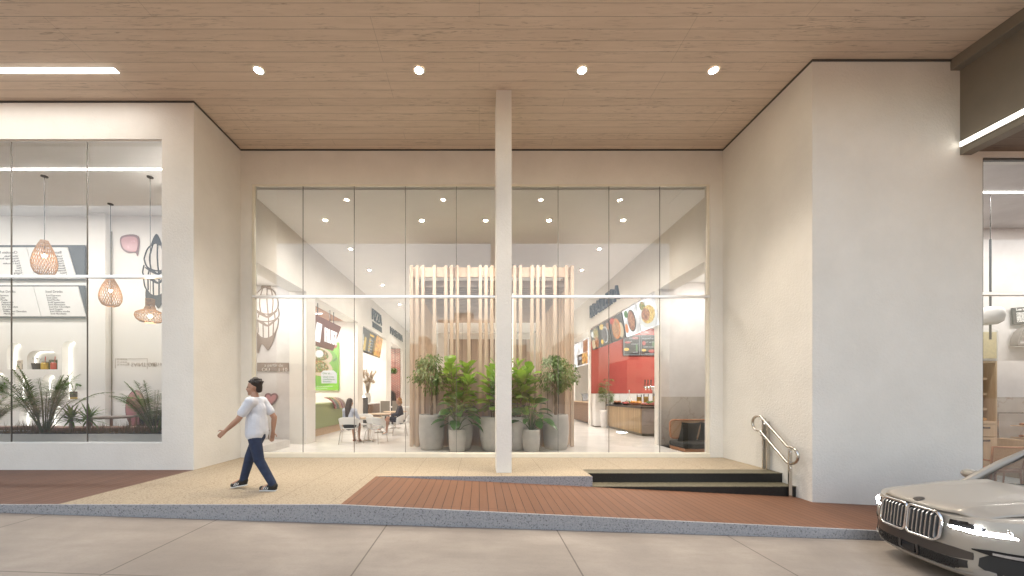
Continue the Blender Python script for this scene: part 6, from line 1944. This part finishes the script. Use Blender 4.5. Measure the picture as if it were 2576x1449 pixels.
# twin grilles
def rrect(y0, y1, z0, z1, r, n=6):
    out = []
    for (cy, cz, a0) in ((y1 - r[0], z1 - r[0], 0), (y0 + r[1], z1 - r[1], 90), (y0 + r[2], z0 + r[2], 180), (y1 - r[3], z0 + r[3], 270)):
        rr_ = r[{0: 0, 90: 1, 180: 2, 270: 3}[a0]]
        for k in range(n + 1): a = R(a0 + 90 * k / n); out.append((cy + rr_ * math.cos(a), cz + rr_ * math.sin(a)))
    return out
for s_ in (-1, 1):
    rad = (.10, .05, .06, .10) if s_ > 0 else (.05, .10, .10, .06)
    y0, y1 = (.012, .425) if s_ > 0 else (-.425, -.012)
    pr = rrect(y0, y1, .585, .965, rad)
    def gx(y, z): return -.055 + .10 * (z - .58) + (outx(y)) * .8
    fr = MB(); fr.tube([(gx(y, z), y, z) for y, z in pr], .019, 10, closed=True)
    gr = fr.build('grille', M['chrome'], CAR)
    bkm = MB(); nn = len(pr)
    bkm.add([(gx(y, z) + .03, y, z) for y, z in pr], [tuple(range(nn))]); bkm.add([(gx(y, z) + .03, y, z) for y, z in pr] + [(gx(y, z) - .004, y, z) for y, z in pr] , [(i, (i + 1) % nn, nn + (i + 1) % nn, nn + i) for i in range(nn)])
    bkm.build('grille_backing', MB_matt, gr)
    for k in range(7):
        y = y0 + .045 + k * (y1 - y0 - .09) / 6
        edge = min(abs(y - y0), abs(y1 - y)); dz = .012 if edge > .09 else .05 * (1 - edge / .10)
        sl = MB(); sl.prism([(gx(y, .62) - .012, .595 + dz), (gx(y, .62) - .020, .64), (gx(y, .9) - .020, .91), (gx(y, .95) + .005, .955 - dz), (gx(y, .95) + .03, .955 - dz), (gx(y, .62) + .03, .595 + dz)], 'y', y - .0085, y + .0085)
        sl.build('slat', SATIN, gr)
# headlights
for s_ in (-1, 1):
    y0, y1 = s_ * .46, s_ * .984
    hl = patch('headlight', MB_blk, y0, y1, lerpc((0, .80), (.4, .775), (1, .80)), lerpc((0, .90), (.5, .915), (1, .955)), .006, .05, 18)
    patch('daylight_strip', DRL, y0 + s_ * .012, y1 - s_ * .008, lerpc((0, .806), (.4, .782), (1, .806)), lerpc((0, .83), (.4, .825), (.72, .845), (.85, .86), (1, .915)), .010, .01, 18, hl)
    for u in (.42, .74):
        y = y0 + (y1 - y0) * u
        m = MB(); m.ball((fx(y, .85) - .002, y, .858), (.012, .035, .026), 14, 8); m.build('lens_unit', DRL if u == .42 else M['chrome'], hl)
        m = MB(); m.tube([(fx(y, .86) - .010, y + .048 * math.cos(a), .86 + .036 * math.sin(a)) for a in [R(-60 + 15 * k) for k in range(22)]], .004, 5); m.build('lens_ring', M['chrome'], hl)
# bumper
patch('bumper_band', MB_band, -.66, .66, lerpc((0, .455), (.12, .425), (.5, .42), (.88, .425), (1, .455)), lerpc((0, .545), (.12, .56), (.5, .555), (.88, .56), (1, .545)), .012, .03, 26)
lg = patch('lower_grille', MB_matt, -.62, .62, lerpc((0, .34), (.12, .28), (.88, .28), (1, .34)), lerpc((0, .43), (.12, .418), (.88, .418), (1, .43)), .007, .03, 26)
m = MB()
for k in range(30):
    y = -.58 + k * .04
    if abs(y) < .14 or abs(y) > .56: continue
    for j in range(3):
        z = .30 + j * .042 + (.02 if k % 2 else 0)
        m.tube([(fx(y, z) - .010, y + .018 * math.cos(a), z + .018 * math.sin(a)) for a in [R(60 * q_) for q_ in range(6)]], .0032, 4, closed=True)
m.build('honeycomb', MB_blk, lg)
m = MB(); m.tube([(fx(0, z) - .022, y, z) for y, z in ((-.12, .43), (-.13, .33), (-.10, .29), (.10, .29), (.13, .33), (.12, .43))], .014, 8); m.build('sensor_surround', MB_band, CAR)
m = MB(); m.box(fx(0, .36) - .016, fx(0, .36) + .01, -.09, .09, .31, .42); m.build('sensor_panel', MB_blk, CAR)
patch('lower_lip', mat('silver_skid_trim', (.42, .41, .40), .35, .5, var=0), -.70, .70, lerpc((0, .262), (.5, .225), (1, .262)), lerpc((0, .30), (.12, .272), (.88, .272), (1, .30)), .016, .04, 26)
for s_ in (-1, 1):
    ik = patch('side_intake', MB_matt, s_ * .70, s_ * .955, lerpc((0, .40), (.5, .30), (1, .30)), lerpc((0, .50), (.35, .585), (1, .60)), .007, .03, 14)
    patch('intake_blade', MB_blk, s_ * .66, s_ * .965, lerpc((0, .585), (.45, .555), (1, .545)), lerpc((0, .60), (.4, .625), (1, .63)), .016, .03, 14, ik)
    patch('fog_light', M['chrome'], s_ * .79, s_ * .93, lerpc((0, .573), (1, .562)), lerpc((0, .60), (1, .60)), .021, .02, 10, ik)
    patch('intake_edge', MB_band, s_ * .925, s_ * .972, lerpc((0, .28), (1, .29)), lerpc((0, .56), (1, .58)), .018, .03, 6, ik)
    patch('intake_flap', mat('pale_trim', (.42, .41, .395), .3, .3, var=0), s_ * .66, s_ * .80, lerpc((0, .285), (1, .27)), lerpc((0, .335), (.7, .37), (1, .36)), .015, .03, 8, ik)
# greenhouse
def roofz(x): return 1.78 - .10 * max(0, (x - 3.4) / 1.4) ** 2 - .05 * max(0, (2.5 - x) / .7) ** 2
def roof(u, v):
    x = 2.24 + 2.49 * u; y = (.66 + .02 * math.sin(math.pi * u)) * (2 * v - 1)
    return (x, y, roofz(x) - .05 * (abs(2 * v - 1)) ** 3)
m = MB(); m.grid(roof, 20, 14); m.build('roof', MP, CAR, solid=.035)
def ws(u, v):
    x = 1.46 + .80 * u; hw = .76 - .12 * u
    y = hw * (2 * v - 1); return (x - .10 * (1 - abs(2 * v - 1) ** 2) * (1 - u * .6), y, 1.115 + (roofz(2.26) - 1.13) * u)
m = MB(); m.grid(ws, 10, 16); m.build('windscreen', M['carglass'], CAR, fix=False)
m = MB(); m.grid(lambda u, v: (1.35 + .13 * u - .10 * (1 - abs(2 * v - 1) ** 2) + .06, .78 * (2 * v - 1), 1.118 + .012 * u), 3, 18); m.build('cowl', MB_matt, CAR, solid=.03)
for y in (-.35, .2):
    m = MB(); m.tube([(1.35, y + .02, 1.165), (1.32, y + .28, 1.17), (1.38, y + .5, 1.18)], .009, 6); m.build('wiper', MB_blk, CAR)
for s_ in (-1, 1):
    m = MB(); m.tube([(1.40, s_ * .80, 1.11), (1.82, s_ * .745, 1.43), (2.28, s_ * .675, 1.73), (2.5, s_ * .675, 1.745), (3.6, s_ * .68, 1.72), (4.4, s_ * .68, 1.62), (4.85, s_ * .72, 1.30), (4.95, s_ * .74, 1.10)], [.058, .055, .045, .035, .035, .04, .05, .05], 10); m.build('roof_pillar', MP, CAR)
    sg = MB(); sg.grid(lambda u, v: (1.45 + 3.2 * u, s_ * (.895 - .195 * v), 1.10 + (min(1.70, 1.13 + .9 * u * 3.2) - 1.10) * v if u < .22 else 1.10 + (roofz(1.45 + 3.2 * u) - .07 - 1.10) * v), 24, 6); sg.build('side_window', M['carglass'], CAR, fix=False)
    for x in (2.55, 3.75):
        m = MB(); m.tube([(x, s_ * .885, 1.09), (x + .03, s_ * .69, 1.71)], .035, 8); m.build('door_pillar', MB_blk, CAR)
    m = MB(); m.grid(lambda u, v: (1.20 + 3.75 * u, s_ * (.80 + .10 * (1 - v)) , 1.108 + .004 * v), 24, 2); m.build('window_sill_trim', MB_blk, CAR, solid=.012)
    # mirror
    m = MB(); m.ball((0, 0, 0), 1, 20, 12, mx=Matrix.Translation((1.74, s_ * 1.06, 1.22)) @ Matrix.Rotation(s_ * R(-12), 4, 'Z') @ Matrix.Diagonal((.085, .135, .075, 1))); mr = m.build('mirror', MP, CAR)
    m = MB(); m.box(1.80, 1.82, s_ * 1.06 - .11, s_ * 1.06 + .11, 1.165, 1.275); m.build('mirror_glass', MB_blk, mr)
    m = MB(); m.tube([(1.74, s_ * .90, 1.12), (1.74, s_ * 1.0, 1.19)], [.035, .025], 8); m.build('mirror_arm', MB_blk, mr)
    # wheels
    for x in (.98, 4.05):
        wt = MB(); wt.lathe([(.25, -.13), (.34, -.13), (.372, -.10), (.378, 0), (.372, .10), (.34, .13), (.25, .13)], 40, caps=False, mx=Matrix.Translation((x, s_ * .86, .372)) @ Matrix.Rotation(R(90), 4, 'X')); wh = wt.build('wheel', MB_tyre, CAR)
        rm = MB(); mxr = Matrix.Translation((x, s_ * .86, .372)) @ Matrix.Rotation(R(90), 4, 'X')
        rm.lathe([(.26, -.12), (.24, -.08), (.24, .08), (.26, .12)], 36, caps=False, mx=mxr)
        for k in range(10):
            a = k * .6283; rm.tube([tuple(mxr @ V((.04 * math.cos(a), .04 * math.sin(a), -.09 * s_ * -1))), tuple(mxr @ V((.25 * math.cos(a), .25 * math.sin(a), -.10 * s_ * -1)))], .018, 6)
        rm.build('rim', M['steel'], wh)
    for x0_, x1_ in ((1.55, 2.58), (2.62, 3.65)):
        m = MB(); m.tube([(x0_ + .72, s_ * 1.0, .98), (x0_ + .92, s_ * 1.0, .985)], .015, 8); m.build('door_handle', MP, CAR)
# cabin
m = MB(); m.grid(lambda u, v: (1.48 + .45 * u, .74 * (2 * v - 1), 1.10 - .06 * u), 4, 8); m.build('dashboard', MB_matt, CAR, solid=.06)
for s_ in (-1, 1):
    m = MB(); m.prism([(2.15, .6), (2.7, .6), (2.85, 1.35), (2.62, 1.38), (2.5, .85), (2.15, .82)], 'y', s_ * .38 - .24, s_ * .38 + .24); m.box(2.68, 2.80, s_ * .38 - .12, s_ * .38 + .12, 1.39, 1.58); m.build('seat', MB_matt, CAR, .03)
m = MB(); m.tube([(1.98 + .06 * math.sin(a), .38 + .18 * math.cos(a), 1.08 + .17 * math.sin(a)) for a in [i * 6.2832 / 24 for i in range(24)]], .014, 6, closed=True); m.build('steering_wheel', MB_matt, CAR)
